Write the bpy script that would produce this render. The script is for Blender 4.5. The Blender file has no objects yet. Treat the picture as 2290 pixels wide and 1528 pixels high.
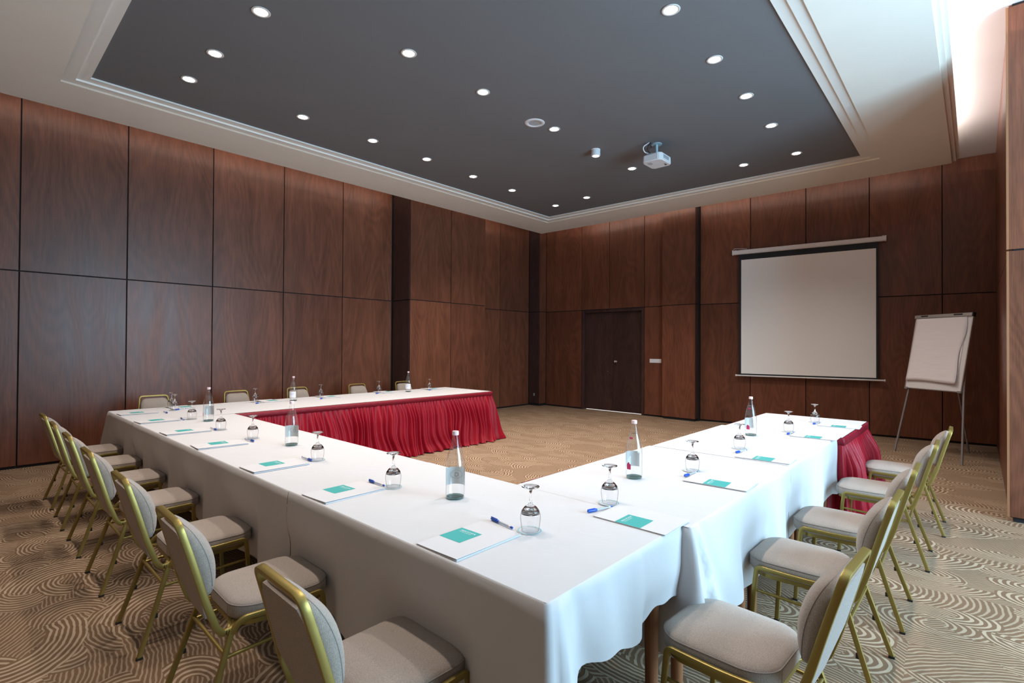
import bpy, bmesh, math, random
from mathutils import Vector, Matrix, noise
random.seed(7)
C = bpy.context.scene.collection
D = bpy.data
# ------------------------------------------------------------------ camera
H = 1.5
FP, YAW, PIT, ROL = 1142.0, 0.7405, 0.0092, 0.0056
cy, sy, cp, sp = math.cos(YAW), math.sin(YAW), math.cos(PIT), math.sin(PIT)
fw = Vector((cy*cp, sy*cp, sp)); rt = Vector((sy, -cy, 0)); up = rt.cross(fw)
c_, s_ = math.cos(ROL), math.sin(ROL)
rt, up = c_*rt + s_*up, -s_*rt + c_*up
cam = D.cameras.new('camera'); camo = D.objects.new('camera', cam); C.objects.link(camo)
cam.sensor_width = 36; cam.lens = FP/2290*36; cam.clip_start = 0.05; cam.clip_end = 60
camo.matrix_world = Matrix(((rt.x, up.x, -fw.x, 0), (rt.y, up.y, -fw.y, 0), (rt.z, up.z, -fw.z, H), (0, 0, 0, 1)))
bpy.context.scene.camera = camo
# ------------------------------------------------------------------ world, exposure, lights
w = D.worlds.new('world'); bpy.context.scene.world = w; w.use_nodes = True
w.node_tree.nodes['Background'].inputs[0].default_value = (0.62, 0.78, 1.0, 1)
w.node_tree.nodes['Background'].inputs[1].default_value = 1.0
vs = bpy.context.scene.view_settings
vs.view_transform = 'Standard'; vs.look = 'None'; vs.gamma = 1; vs.use_curve_mapping = False
vs.exposure = 0.12
SPOT_W = 96.0
DAY_W = 182.0
COVE_W = 24.0
WARM = (1.0, 0.89, 0.80)
def area(name, loc, rot, sx, sy_, power, col, spread=180):
    l = D.lights.new(name, 'AREA'); l.shape = 'RECTANGLE'; l.size = sx; l.size_y = sy_; l.energy = power; l.color = col
    l.spread = math.radians(spread)
    o = D.objects.new(name, l); o.location = loc; o.rotation_euler = rot; C.objects.link(o); return o
R90 = math.pi/2
# daylight entering through the two windows of the wall behind and right of the camera
DAYC = (0.47, 0.77, 1.0)
area('window_daylight', (2.65, -2.76, 1.95), (R90, 0, 0), 1.4, 3.2, DAY_W, DAYC, 165)
area('window_daylight', (4.45, -2.76, 1.95), (R90, 0, 0), 1.5, 3.2, DAY_W*1.35, DAYC, 165)
# strips lying in the cove on top of the ceiling raft
area('cove_strip', (4.2, 7.35, 4.36), (R90+0.35, 0, 0), 9.6, 0.22, COVE_W*2.0, WARM)
area('cove_strip', (9.25, 3.9, 4.36), (R90+0.35, 0, -R90), 6.6, 0.22, COVE_W*1.5, WARM)
area('cove_strip', (4.6, 0.6, 4.36), (R90+0.45, 0, math.pi), 9.0, 0.04, COVE_W*3.5, (1.0, 0.93, 0.92))
# ------------------------------------------------------------------ helpers
def tag(o, label=None, cat=None, group=None, kind=None):
    if label: o['label'] = label
    if cat: o['category'] = cat
    if group: o['group'] = group
    if kind: o['kind'] = kind
    return o
def obj(name, mesh, mat, parent=None, smooth=False):
    if isinstance(mesh, bmesh.types.BMesh):
        me = D.meshes.new(name); mesh.normal_update(); mesh.to_mesh(me); mesh.free()
    else: me = mesh
    if mat is not None and len(me.materials) == 0: me.materials.append(mat)
    if smooth:
        for p in me.polygons: p.use_smooth = True
        if smooth != True: 
            me.set_sharp_from_angle(angle=math.radians(smooth))
    o = D.objects.new(name, me); C.objects.link(o)
    if parent: o.parent = parent
    return o
def empty(name, loc=(0, 0, 0), rz=0):
    o = D.objects.new(name, None); o.empty_display_size = 0.1; C.objects.link(o); o.location = loc; o.rotation_euler = (0, 0, rz); return o
def copy_tree(o, parent=None):
    c = o.copy(); C.objects.link(c)
    if parent: c.parent = parent
    for ch in list(o.children): copy_tree(ch, c)
    return c
def add_box(bm, a, b, bev=0.0, M=None):
    vs_ = []
    for x in (a[0], b[0]):
        for y in (a[1], b[1]):
            for z in (a[2], b[2]):
                v = Vector((x, y, z)); vs_.append(bm.verts.new(M @ v if M else v))
    F = [(0, 1, 3, 2), (4, 6, 7, 5), (0, 4, 5, 1), (2, 3, 7, 6), (0, 2, 6, 4), (1, 5, 7, 3)]
    fs = [bm.faces.new([vs_[i] for i in f]) for f in F]
    if bev > 0:
        es = set()
        for f in fs: es.update(f.edges)
        bmesh.ops.bevel(bm, geom=list(es), offset=bev, segments=2, affect='EDGES', profile=0.5)
def box(name, a, b, mat, parent=None, bev=0.0):
    bm = bmesh.new(); add_box(bm, a, b, bev); bmesh.ops.recalc_face_normals(bm, faces=bm.faces)
    return obj(name, bm, mat, parent)
def plank(name, p0, p1, z0, z1, th, mat, parent=None, bev=0.0015, gap=0.0):
    """upright board whose visible face runs from p0 to p1 (xy); thickness th goes to the left of p0->p1"""
    a = Vector((p0[0], p0[1])); b = Vector((p1[0], p1[1])); L = (b-a).length; d = (b-a)/L
    M = Matrix(((d.x, -d.y, 0, a.x), (d.y, d.x, 0, a.y), (0, 0, 1, 0), (0, 0, 0, 1)))
    bm = bmesh.new(); add_box(bm, (gap/2, 0, z0), (L-gap/2, th, z1), bev, M)
    bmesh.ops.recalc_face_normals(bm, faces=bm.faces)
    return obj(name, bm, mat, parent)
def lathe(bm, prof, n=24, M=None, cap=False):
    rings = []
    for r, z in prof:
        ring = []
        if r < 1e-6:
            v = Vector((0, 0, z)); ring = [bm.verts.new(M @ v if M else v)]
        else:
            for i in range(n):
                a = 2*math.pi*i/n; v = Vector((r*math.cos(a), r*math.sin(a), z)); ring.append(bm.verts.new(M @ v if M else v))
        rings.append(ring)
    for A, B in zip(rings[:-1], rings[1:]):
        for i in range(n):
            j = (i+1) % n
            if len(A) == 1 and len(B) == 1: continue
            if len(A) == 1: bm.faces.new((A[0], B[i], B[j]))
            elif len(B) == 1: bm.faces.new((A[i], A[j], B[0]))
            else: bm.faces.new((A[i], A[j], B[j], B[i]))
    if cap:
        for R_ in (rings[0], rings[-1]):
            if len(R_) > 2:
                try: bm.faces.new(R_)
                except Exception: pass
def bar(bm, pts, nrm, wd, dp, rnd=0.3):
    """sweep a rounded rectangle along pts; nrm[i] = depth axis; wd across, dp along depth axis"""
    n = len(pts); rings = []
    pts = [Vector(p) for p in pts]
    cs = []
    r = rnd*min(wd, dp)
    for sx, sz, a0 in ((1, 1, 0), (-1, 1, 90), (-1, -1, 180), (1, -1, 270)):
        for a in (0, 45, 90):
            t = math.radians(a0+a); cs.append((sx*(wd/2-r)+r*math.cos(t), sz*(dp/2-r)+r*math.sin(t)))
    for i, p in enumerate(pts):
        t = (pts[min(i+1, n-1)]-pts[max(i-1, 0)]).normalized()
        N = Vector(nrm[i] if isinstance(nrm, list) else nrm); N = (N - t*N.dot(t)).normalized(); B = t.cross(N)
        rings.append([bm.verts.new(p + B*u + N*v) for u, v in cs])
    m = len(cs)
    for A, Bq in zip(rings[:-1], rings[1:]):
        for i in range(m):
            j = (i+1) % m; bm.faces.new((A[i], A[j], Bq[j], Bq[i]))
    bm.faces.new(rings[0][::-1]); bm.faces.new(rings[-1])
def tube(bm, pts, r, n=8):
    pts = [Vector(p) for p in pts]; rings = []
    N0 = None
    for i, p in enumerate(pts):
        t = (pts[min(i+1, len(pts)-1)]-pts[max(i-1, 0)]).normalized()
        if N0 is None:
            N0 = t.orthogonal().normalized()
        N0 = (N0 - t*N0.dot(t)).normalized(); B = t.cross(N0)
        rr = r[i] if isinstance(r, list) else r
        rings.append([bm.verts.new(p + (N0*math.cos(2*math.pi*k/n)+B*math.sin(2*math.pi*k/n))*rr) for k in range(n)])
    for A, Bq in zip(rings[:-1], rings[1:]):
        for i in range(n):
            j = (i+1) % n; bm.faces.new((A[i], A[j], Bq[j], Bq[i]))
    bm.faces.new(rings[0][::-1]); bm.faces.new(rings[-1])
def fillet(P, r, n=6):
    """polyline with rounded inner corners"""
    P = [Vector(p) for p in P]; out = [P[0]]
    for i in range(1, len(P)-1):
        rr = r[i-1] if isinstance(r, (list, tuple)) else r
        a = (P[i-1]-P[i]); b = (P[i+1]-P[i]); la, lb = a.length, b.length
        d = min(rr, la*0.49, lb*0.49); A = P[i]+a/la*d; Bq = P[i]+b/lb*d
        for k in range(n+1):
            t = k/n; out.append((1-t)**2*A + 2*t*(1-t)*P[i] + t*t*Bq)
    out.append(P[-1]); return out
def rrect(wx, wy, r, n=6):
    pts = []
    for sx, sy2, a0 in ((1, 1, 0), (-1, 1, 90), (-1, -1, 180), (1, -1, 270)):
        for k in range(n+1):
            a = math.radians(a0+90*k/n); pts.append((sx*(wx/2-r)+r*math.cos(a), sy2*(wy/2-r)+r*math.sin(a)))
    return pts

# ------------------------------------------------------------------ materials
def mat(name, col=(.5, .5, .5), rough=0.5, metal=0.0, spec=0.5, **kw):
    m = D.materials.new(name); m.use_nodes = True; b = m.node_tree.nodes['Principled BSDF']
    b.inputs['Base Color'].default_value = (*col, 1); b.inputs['Roughness'].default_value = rough
    b.inputs['Metallic'].default_value = metal; b.inputs['Specular IOR Level'].default_value = spec
    for k, v in kw.items(): b.inputs[k.replace('_', ' ')].default_value = v
    return m
class NT:
    def __init__(s, m): s.t = m.node_tree; s.b = s.t.nodes['Principled BSDF']
    def n(s, typ, **kw):
        o = s.t.nodes.new(typ)
        for k, v in kw.items():
            if hasattr(o, k): setattr(o, k, v)
        return o
    def l(s, a, b): s.t.links.new(a, b)
    def math(s, op, a, b=None, c=None):
        o = s.t.nodes.new('ShaderNodeMath'); o.operation = op
        for i, v in enumerate((a, b, c)):
            if v is None: continue
            if isinstance(v, (int, float)): o.inputs[i].default_value = v
            else: s.l(v, o.inputs[i])
        return o.outputs[0]
    def vmath(s, op, a, b=None):
        o = s.t.nodes.new('ShaderNodeVectorMath'); o.operation = op
        for i, v in enumerate((a, b)):
            if v is None: continue
            if isinstance(v, (tuple, list)): o.inputs[i].default_value = v
            else: s.l(v, o.inputs[i])
        return o
    def noise(s, vec, scale, detail=3, rough=0.5, dist=0.0):
        o = s.t.nodes.new('ShaderNodeTexNoise'); o.inputs['Scale'].default_value = scale; o.inputs['Detail'].default_value = detail
        o.inputs['Roughness'].default_value = rough; o.inputs['Distortion'].default_value = dist
        if vec: s.l(vec, o.inputs['Vector'])
        return o
    def ramp(s, fac, stops):
        o = s.t.nodes.new('ShaderNodeValToRGB'); e = o.color_ramp.elements
        while len(e) > 1: e.remove(e[-1])
        e[0].position = stops[0][0]; e[0].color = (*stops[0][1], 1)
        for p, c in stops[1:]:
            q = e.new(p); q.color = (*c, 1)
        s.l(fac, o.inputs[0]); return o.outputs[0]
    def mix(s, fac, a, b, typ='MIX'):
        o = s.t.nodes.new('ShaderNodeMix'); o.data_type = 'RGBA'; o.blend_type = typ
        for i, v in ((0, fac), (6, a), (7, b)):
            if isinstance(v, (int, float)): o.inputs[i].default_value = v
            elif isinstance(v, tuple): o.inputs[i].default_value = (*v, 1)
            else: s.l(v, o.inputs[i])
        return o.outputs[2]
    def bump(s, h, strength=0.2, dist=0.01):
        o = s.t.nodes.new('ShaderNodeBump'); o.inputs['Strength'].default_value = strength; o.inputs['Distance'].default_value = dist
        s.l(h, o.inputs['Height']); s.l(o.outputs[0], s.b.inputs['Normal'])

def wood_mat(name, tint, rough=0.36):
    m = mat(name, tint, rough, spec=0.38); t = NT(m)
    g = t.n('ShaderNodeNewGeometry'); oi = t.n('ShaderNodeObjectInfo')
    off = t.vmath('SCALE', oi.outputs['Random']); 
    comb = t.n('ShaderNodeCombineXYZ'); r7 = t.math('MULTIPLY', oi.outputs['Random'], 37.0)
    t.l(r7, comb.inputs[0]); t.l(r7, comb.inputs[1]); t.l(r7, comb.inputs[2])
    p = t.vmath('ADD', g.outputs['Position'], comb.outputs[0]).outputs[0]
    ps = t.vmath('MULTIPLY', p, (1, 1, 0.055)).outputs[0]
    fine = t.noise(ps, 95, 4, 0.6)
    mid = t.noise(t.vmath('MULTIPLY', p, (1, 1, 0.16)).outputs[0], 5.5, 4, 0.55, 0.6)
    # cathedral figure: rings of a stretched field
    ca = t.noise(t.vmath('MULTIPLY', p, (1, 1, 0.22)).outputs[0], 1.7, 1.5, 0.5, 0.3)
    rings = t.math('SINE', t.math('MULTIPLY', ca.outputs[0], 120.0))
    rings = t.math('MULTIPLY_ADD', rings, 0.5, 0.5)
    k = t.math('ADD', t.math('MULTIPLY', fine.outputs[0], 0.55), t.math('MULTIPLY', mid.outputs[0], 0.55))
    k = t.math('ADD', k, t.math('MULTIPLY', rings, 0.10))
    col = t.ramp(k, [(0.30, tuple(c*0.50 for c in tint)), (0.58, tint), (0.85, tuple(c*1.55 for c in tint))])
    br = t.math('MULTIPLY_ADD', oi.outputs['Random'], 0.34, 0.83)
    col = t.mix(1.0, col, t.n('ShaderNodeCombineXYZ').outputs[0], 'MULTIPLY') if False else col
    hs = t.n('ShaderNodeHueSaturation'); t.l(br, hs.inputs['Value']); t.l(col, hs.inputs['Color'])
    t.l(hs.outputs[0], t.b.inputs['Base Color'])
    rr = t.math('MULTIPLY_ADD', mid.outputs[0], 0.16, rough-0.08); t.l(rr, t.b.inputs['Roughness'])
    t.bump(fine.outputs[0], 0.05, 0.002)
    return m
M_wood = wood_mat('walnut_veneer', (0.142, 0.049, 0.0255), 0.37)
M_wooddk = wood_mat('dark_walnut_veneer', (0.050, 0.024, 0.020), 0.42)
M_edge = mat('veneer_edge', (0.30, 0.13, 0.06), 0.4)
M_back = mat('shadow_gap', (0.012, 0.010, 0.012), 0.8)
M_skirting = mat('black_plinth', (0.015, 0.015, 0.018), 0.5)

def carpet_mat():
    m = mat('patterned_carpet', (.2, .12, .08), 0.95, spec=0.15); t = NT(m)
    g = t.n('ShaderNodeNewGeometry'); P = g.outputs['Position']
    wob = t.noise(P, 9.0, 2, 0.5); wv = t.vmath('SUBTRACT', wob.outputs['Color'], (0.5, 0.5, 0.5))
    wv2 = t.vmath('SCALE', wv.outputs[0]); wv2.inputs['Scale'].default_value = 0.030
    P1 = t.vmath('ADD', P, wv2.outputs[0]).outputs[0]
    P1 = t.vmath('MULTIPLY', P1, (1.0, 0.62, 0.0)).outputs[0]
    def layer(off, sc, freq, reach):
        Pq = t.vmath('ADD', P1, off).outputs[0]
        v = t.n('ShaderNodeTexVoronoi'); v.voronoi_dimensions = '2D'; v.feature = 'F1'; v.inputs['Scale'].default_value = sc; v.inputs['Randomness'].default_value = 0.85
        t.l(Pq, v.inputs['Vector'])
        cen = v.outputs['Position']
        rnd = t.vmath('SUBTRACT', v.outputs['Color'], (0.5, 0.5, 0.5)); rnd = t.vmath('MULTIPLY', rnd.outputs[0], (1, 1, 0))
        rn = t.vmath('NORMALIZE', rnd.outputs[0]); rs = t.vmath('SCALE', rn.outputs[0]); rs.inputs['Scale'].default_value = reach
        cc = t.vmath('ADD', cen, rs.outputs[0]).outputs[0]
        dv = t.vmath('MULTIPLY', t.vmath('SUBTRACT', Pq, cc).outputs[0], (1, 1, 0)).outputs[0]
        ln = t.vmath('LENGTH', dv).outputs['Value']
        ring = t.math('SINE', t.math('MULTIPLY', ln, freq))
        sep = t.n('ShaderNodeSeparateColor'); t.l(v.outputs['Color'], sep.inputs[0])
        band = t.math('ABSOLUTE', t.math('SUBTRACT', ln, reach))
        return ring, sep.outputs[0], v.outputs['Distance'], band
    r1, a1, d1, b1 = layer((0.3, 0.1, 0), 2.2, 262, 0.24)
    r2, a2, d2, b2 = layer((5.3, 2.1, 0), 1.7, 330, 0.55)
    r3, a3, d3, b3 = layer((9.1, 4.7, 0), 4.6, 268, 0.10)
    r4, a4, d4, b4 = layer((2.7, 8.3, 0), 3.3, 300, 0.14)
    # bold arc motifs lie over a ground of finer curved lines
    def gate(a, d, b, lo, rad, w):
        g1 = t.math('GREATER_THAN', t.math('SUBTRACT', t.math('MULTIPLY', t.math('GREATER_THAN', a, lo), rad), d), 0.0)
        return t.math('MULTIPLY', g1, t.math('LESS_THAN', b, w))
    def sstep(v, a, b):
        q = t.n('ShaderNodeMapRange'); q.interpolation_type = 'SMOOTHSTEP'; t.l(v, q.inputs[0]); q.inputs[1].default_value = a; q.inputs[2].default_value = b; return q.outputs[0]
    def over(top, pick, under): return t.math('ADD', t.math('MULTIPLY', top, pick), t.math('MULTIPLY', under, t.math('SUBTRACT', 1.0, pick)))
    v = t.math('MULTIPLY', sstep(r2, -0.1, 0.8), 0.66)
    v = over(t.math('MULTIPLY', sstep(r4, -0.1, 0.6), 0.82), gate(a4, d4, b4, 0.30, 0.62, 0.075), v)
    v = over(t.math('MULTIPLY', sstep(r3, -0.1, 0.5), 0.95), gate(a3, d3, b3, 0.40, 0.52, 0.060), v)
    stv = over(sstep(r1, -0.05, 0.5), gate(a1, d1, b1, 0.35, 0.66, 0.085), v)
    pile = t.noise(P, 420, 2, 0.6)
    wear = t.noise(P, 1.1, 3, 0.5)
    base = t.mix(wear.outputs[0], (0.150, 0.088, 0.052), (0.205, 0.124, 0.072))
    strp = t.mix(wear.outputs[0], (0.38, 0.285, 0.195), (0.47, 0.36, 0.255))
    col = t.mix(stv, base, strp)
    sp_ = t.math('MULTIPLY_ADD', pile.outputs[0], 0.9, 0.55)
    hs = t.n('ShaderNodeHueSaturation'); t.l(sp_, hs.inputs['Value']); t.l(col, hs.inputs['Color'])
    t.l(hs.outputs[0], t.b.inputs['Base Color'])
    t.bump(t.math('ADD', pile.outputs[0], t.math('MULTIPLY', stv, 0.8)), 0.35, 0.004)
    return m
M_carpet = carpet_mat()

def plaster(name, col, rough=0.85):
    m = mat(name, col, rough, spec=0.3); t = NT(m); g = t.n('ShaderNodeNewGeometry')
    a = t.noise(g.outputs['Position'], 180, 3, 0.6); b = t.noise(g.outputs['Position'], 1.2, 3, 0.5)
    c = t.mix(b.outputs[0], tuple(v*0.94 for v in col), tuple(min(1, v*1.06) for v in col)); t.l(c, t.b.inputs['Base Color'])
    t.bump(a.outputs[0], 0.08, 0.003); return m
M_raft = plaster('cream_plaster', (0.90, 0.85, 0.77))
M_trim = plaster('white_tray_moulding', (0.88, 0.85, 0.80), 0.6)
M_dark = plaster('charcoal_ceiling_paint', (0.185, 0.182, 0.190))
M_upper = plaster('white_plaster', (0.78, 0.76, 0.76))

def fabric_mat(name, col, sc=520, amp=0.5, rough=0.95, b=0.3):
    m = mat(name, col, rough, spec=0.2, Sheen_Weight=0.25); t = NT(m)
    tc = t.n('ShaderNodeTexCoord')
    a = t.noise(tc.outputs['Object'], sc, 2, 0.7); w1 = t.n('ShaderNodeTexWave'); w1.inputs['Scale'].default_value = sc*0.42; w1.inputs['Distortion'].default_value = 2.0
    t.l(tc.outputs['Object'], w1.inputs['Vector'])
    k = t.math('ADD', t.math('MULTIPLY', a.outputs[0], 0.7), t.math('MULTIPLY', w1.outputs['Fac'], 0.3))
    c = t.mix(k, tuple(v*(1-amp) for v in col), tuple(min(1, v*(1+amp)) for v in col)); t.l(c, t.b.inputs['Base Color'])
    t.bump(k, b, 0.002); return m
M_fab = fabric_mat('taupe_weave', (0.335, 0.275, 0.232), 330, 0.85, b=0.5)
M_fabbk = fabric_mat('taupe_weave_back', (0.31, 0.255, 0.22), 330, 0.8, b=0.5)
M_pip = mat('fabric_piping', (0.25, 0.21, 0.185), 0.9)
M_gold = mat('olive_gold_paint', (0.32, 0.235, 0.065), 0.38, metal=0.7)
t_ = NT(M_gold); tc_ = t_.n('ShaderNodeTexCoord'); n_ = t_.noise(tc_.outputs['Object'], 600, 2); t_.bump(n_.outputs[0], 0.08, 0.001)
M_blk = mat('black_rubber', (0.012, 0.012, 0.014), 0.6)

def cloth_mat(name, col):
    m = mat(name, col, 0.85, spec=0.25, Sheen_Weight=0.15); t = NT(m); tc = t.n('ShaderNodeTexCoord'); P = tc.outputs['Object']
    big = t.noise(t.vmath('MULTIPLY', P, (1, 1, 0.5)).outputs[0], 3.2, 4, 0.55, 0.8); fine = t.noise(P, 700, 2, 0.5)
    cr = t.noise(P, 1.5, 2, 0.5, 1.5)
    # ironed creases
    wv = t.math('ABSOLUTE', t.math('SINE', t.math('MULTIPLY', cr.outputs[0], 26.0)))
    k = t.math('ADD', t.math('MULTIPLY', big.outputs[0], 1.0), t.math('MULTIPLY', fine.outputs[0], 0.05))
    k = t.math('ADD', k, t.math('MULTIPLY', wv, 0.10))
    t.bump(k, 0.30, 0.010); return m
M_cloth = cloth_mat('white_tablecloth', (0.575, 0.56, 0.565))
M_hem = mat('hem_stitching', (0.74, 0.72, 0.72), 0.9)
M_satin = mat('red_satin', (0.29, 0.005, 0.016), 0.48, spec=0.25)
t_ = NT(M_satin); tc_ = t_.n('ShaderNodeTexCoord'); n_ = t_.noise(t_.vmath('MULTIPLY', tc_.outputs['Object'], (1, 1, 0.12)).outputs[0], 55, 3, 0.6); t_.bump(n_.outputs[0], 0.35, 0.004)
M_satinband = mat('red_satin_band', (0.20, 0.005, 0.016), 0.5, spec=0.3)
M_beech = wood_mat('beech_leg', (0.26, 0.105, 0.045), 0.45)
M_ply = mat('table_board', (0.32, 0.22, 0.14), 0.6)
M_glass = mat('clear_glass', (1, 1, 1), 0.0, Transmission_Weight=1.0, IOR=1.46)
def thin_glass(name, tint, edge, e0=0.70):
    m = D.materials.new(name); m.use_nodes = True; nt = m.node_tree; nt.nodes.remove(nt.nodes['Principled BSDF']); out = nt.nodes['Material Output']
    tr = nt.nodes.new('ShaderNodeBsdfTransparent'); gl_ = nt.nodes.new('ShaderNodeBsdfGlossy'); gl_.inputs['Roughness'].default_value = 0.01
    lw = nt.nodes.new('ShaderNodeLayerWeight'); lw.inputs['Blend'].default_value = 0.5
    rp = nt.nodes.new('ShaderNodeValToRGB'); e = rp.color_ramp.elements; e[0].position = e0; e[0].color = (*tint, 1); e[1].position = 1.0; e[1].color = (*edge, 1)
    nt.links.new(lw.outputs['Facing'], rp.inputs[0]); nt.links.new(rp.outputs[0], tr.inputs[0])
    pw = nt.nodes.new('ShaderNodeMath'); pw.operation = 'POWER'; pw.inputs[1].default_value = 5.0; nt.links.new(lw.outputs['Facing'], pw.inputs[0]); fr_ = nt.nodes.new('ShaderNodeMath'); fr_.operation = 'MULTIPLY_ADD'; fr_.inputs[1].default_value = 0.75; fr_.inputs[2].default_value = 0.045; nt.links.new(pw.outputs[0], fr_.inputs[0]); mx = nt.nodes.new('ShaderNodeMixShader')
    nt.links.new(fr_.outputs[0], mx.inputs[0]); nt.links.new(tr.outputs[0], mx.inputs[1]); nt.links.new(gl_.outputs[0], mx.inputs[2]); nt.links.new(mx.outputs[0], out.inputs[0]); return m
M_bottle = thin_glass('bottle_glass', (0.995, 1.0, 1.0), (0.30, 0.42, 0.42), 0.78)
M_bowl = thin_glass('thin_bowl_glass', (0.985, 0.985, 0.99), (0.12, 0.13, 0.15), 0.60)
M_base = mat('green_base_glass', (0.30, 0.52, 0.48), 0.02, Transmission_Weight=0.85, IOR=1.5)
M_water = thin_glass('mineral_water', (0.985, 0.995, 1.0), (0.70, 0.80, 0.82))
def translucent(name, col):
    m = D.materials.new(name); m.use_nodes = True; nt = m.node_tree; nt.nodes.remove(nt.nodes['Principled BSDF'])
    d1 = nt.nodes.new('ShaderNodeBsdfDiffuse'); d2 = nt.nodes.new('ShaderNodeBsdfTranslucent'); mx = nt.nodes.new('ShaderNodeMixShader'); mx.inputs[0].default_value = 0.22
    d1.inputs[0].default_value = (*col, 1); d2.inputs[0].default_value = (*col, 1)
    nt.links.new(d1.outputs[0], mx.inputs[1]); nt.links.new(d2.outputs[0], mx.inputs[2]); nt.links.new(mx.outputs[0], nt.nodes['Material Output'].inputs[0]); return m
M_cap = mat('pink_white_cap', (0.82, 0.60, 0.61), 0.4)
M_label = translucent('bottle_label_paper', (0.58, 0.60, 0.59))
M_labelw = mat('white_bottle_label', (0.80, 0.80, 0.84), 0.7)
M_crest = mat('crimson_print', (0.55, 0.03, 0.13), 0.6)
M_ink = mat('grey_print', (0.20, 0.24, 0.26), 0.7)
M_inkb = mat('blue_print', (0.10, 0.17, 0.42), 0.7)
M_paper = mat('white_paper', (0.61, 0.60, 0.615), 0.75)
M_paperedge = mat('folder_inner_paper', (0.76, 0.76, 0.78), 0.8)
M_teal = mat('teal_print', (0.035, 0.36, 0.345), 0.55)
M_white_print = mat('white_print', (0.80, 0.88, 0.88), 0.6)
M_pen = mat('blue_pen_plastic', (0.010, 0.075, 0.46), 0.3)
M_penbody = mat('clear_pen_barrel', (0.60, 0.66, 0.74), 0.15, Transmission_Weight=0.35)
M_pentip = mat('pen_white_collar', (0.75, 0.68, 0.66), 0.4)
M_ring = mat('teal_ring_print', (0.16, 0.46, 0.47), 0.6)
M_plas = mat('white_plastic', (0.78, 0.78, 0.80), 0.35)
M_plasb = mat('grey_plastic', (0.45, 0.47, 0.50), 0.4)
M_metal = mat('brushed_steel', (0.55, 0.52, 0.49), 0.38, metal=0.9)
M_alu = mat('grey_painted_steel', (0.30, 0.29, 0.29), 0.45, metal=0.5)
M_screen = mat('matte_screen', (0.92, 0.93, 0.92), 0.9, spec=0.1)
M_scrblk = mat('screen_black_border', (0.008, 0.012, 0.018), 0.6)
M_board = mat('whiteboard_enamel', (0.74, 0.72, 0.72), 0.35)
M_flip = mat('flip_paper', (0.80, 0.76, 0.77), 0.8)
t_ = NT(M_flip); tc_ = t_.n('ShaderNodeTexCoord'); n_ = t_.noise(t_.vmath('MULTIPLY', tc_.outputs['Object'], (0.5, 0.5, 2)).outputs[0], 3.0, 3, 0.5); t_.bump(n_.outputs[0], 0.5, 0.02)
def emis(name, col, st):
    m = D.materials.new(name); m.use_nodes = True; b = m.node_tree.nodes['Principled BSDF']
    b.inputs['Base Color'].default_value = (0.9, 0.9, 0.9, 1); b.inputs['Emission Color'].default_value = (*col, 1); b.inputs['Emission Strength'].default_value = st; return m
M_lamp = emis('lamp_glow', (1.0, 0.92, 0.84), 30.0)
M_cool = emis('door_gap_glow', (1.0, 0.97, 0.93), 0.7)  # glow standing in for corridor light seen below the door leaves
M_wtrim = mat('downlight_trim', (0.70, 0.66, 0.62), 0.4)

# ------------------------------------------------------------------ setting
UP = 4.52; JZ = 2.372; BZ = 0.035
floor = box('floor', (-2.7, -2.95, -0.05), (11.2, 8.8, 0.0), M_carpet); tag(floor, kind='structure')
ceil = box('ceiling', (-2.7, -2.95, UP), (11.2, 8.8, UP+0.06), M_upper); tag(ceil, kind='structure')
GAP = 0.014; TH = 0.022
def run(parent, pts, z0=BZ, z1=UP, mats=M_wood, names='panel', joint=True, flip=False):
    for a, b in zip(pts[:-1], pts[1:]):
        p0, p1 = (b, a) if flip else (a, b)
        if joint:
            plank(names, p0, p1, z0, JZ-GAP/2, TH, mats, parent, gap=GAP)
            plank(names, p0, p1, JZ+GAP/2, z1-0.004, TH, mats, parent, gap=GAP)
        else: plank(names, p0, p1, z0, z1, TH, mats, parent, gap=GAP)
# left wall: faces -Y.  p0->p1 along +X puts thickness at +Y
YL = 8.5
wl = box('wall_left', (-2.7, YL+TH, 0), (11.2, YL+0.30, UP), M_back); tag(wl, kind='structure')
run(wl, [(x, YL) for x in (-2.63, -1.58, -0.53, 0.525, 1.575, 2.62, 3.68, 4.745, 5.79)])
run(wl, [(x, YL) for x in (7.80, 8.865, 9.935)])
# big pilaster on the left wall
pil = box('wall_left_pilaster', (5.83, 7.942, 0.0), (7.78, YL+TH-0.001, UP), M_back); tag(pil, kind='structure'); pil.name = 'trim_1'
run(pil, [(5.81, 7.92), (6.82, 7.92), (7.80, 7.92)])
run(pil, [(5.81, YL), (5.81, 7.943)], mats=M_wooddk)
run(pil, [(7.80, 7.943), (7.80, YL)])
# corner column
col = box('trim_2', (9.962, 8.168, 0.0), (10.22, YL+TH-0.001, UP), M_back); tag(col, kind='structure')
run(col, [(9.94, YL), (9.94, 8.169)], mats=M_wooddk, z0=0.06); run(col, [(9.94, 8.146), (10.20, 8.146)], z0=0.06)
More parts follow.
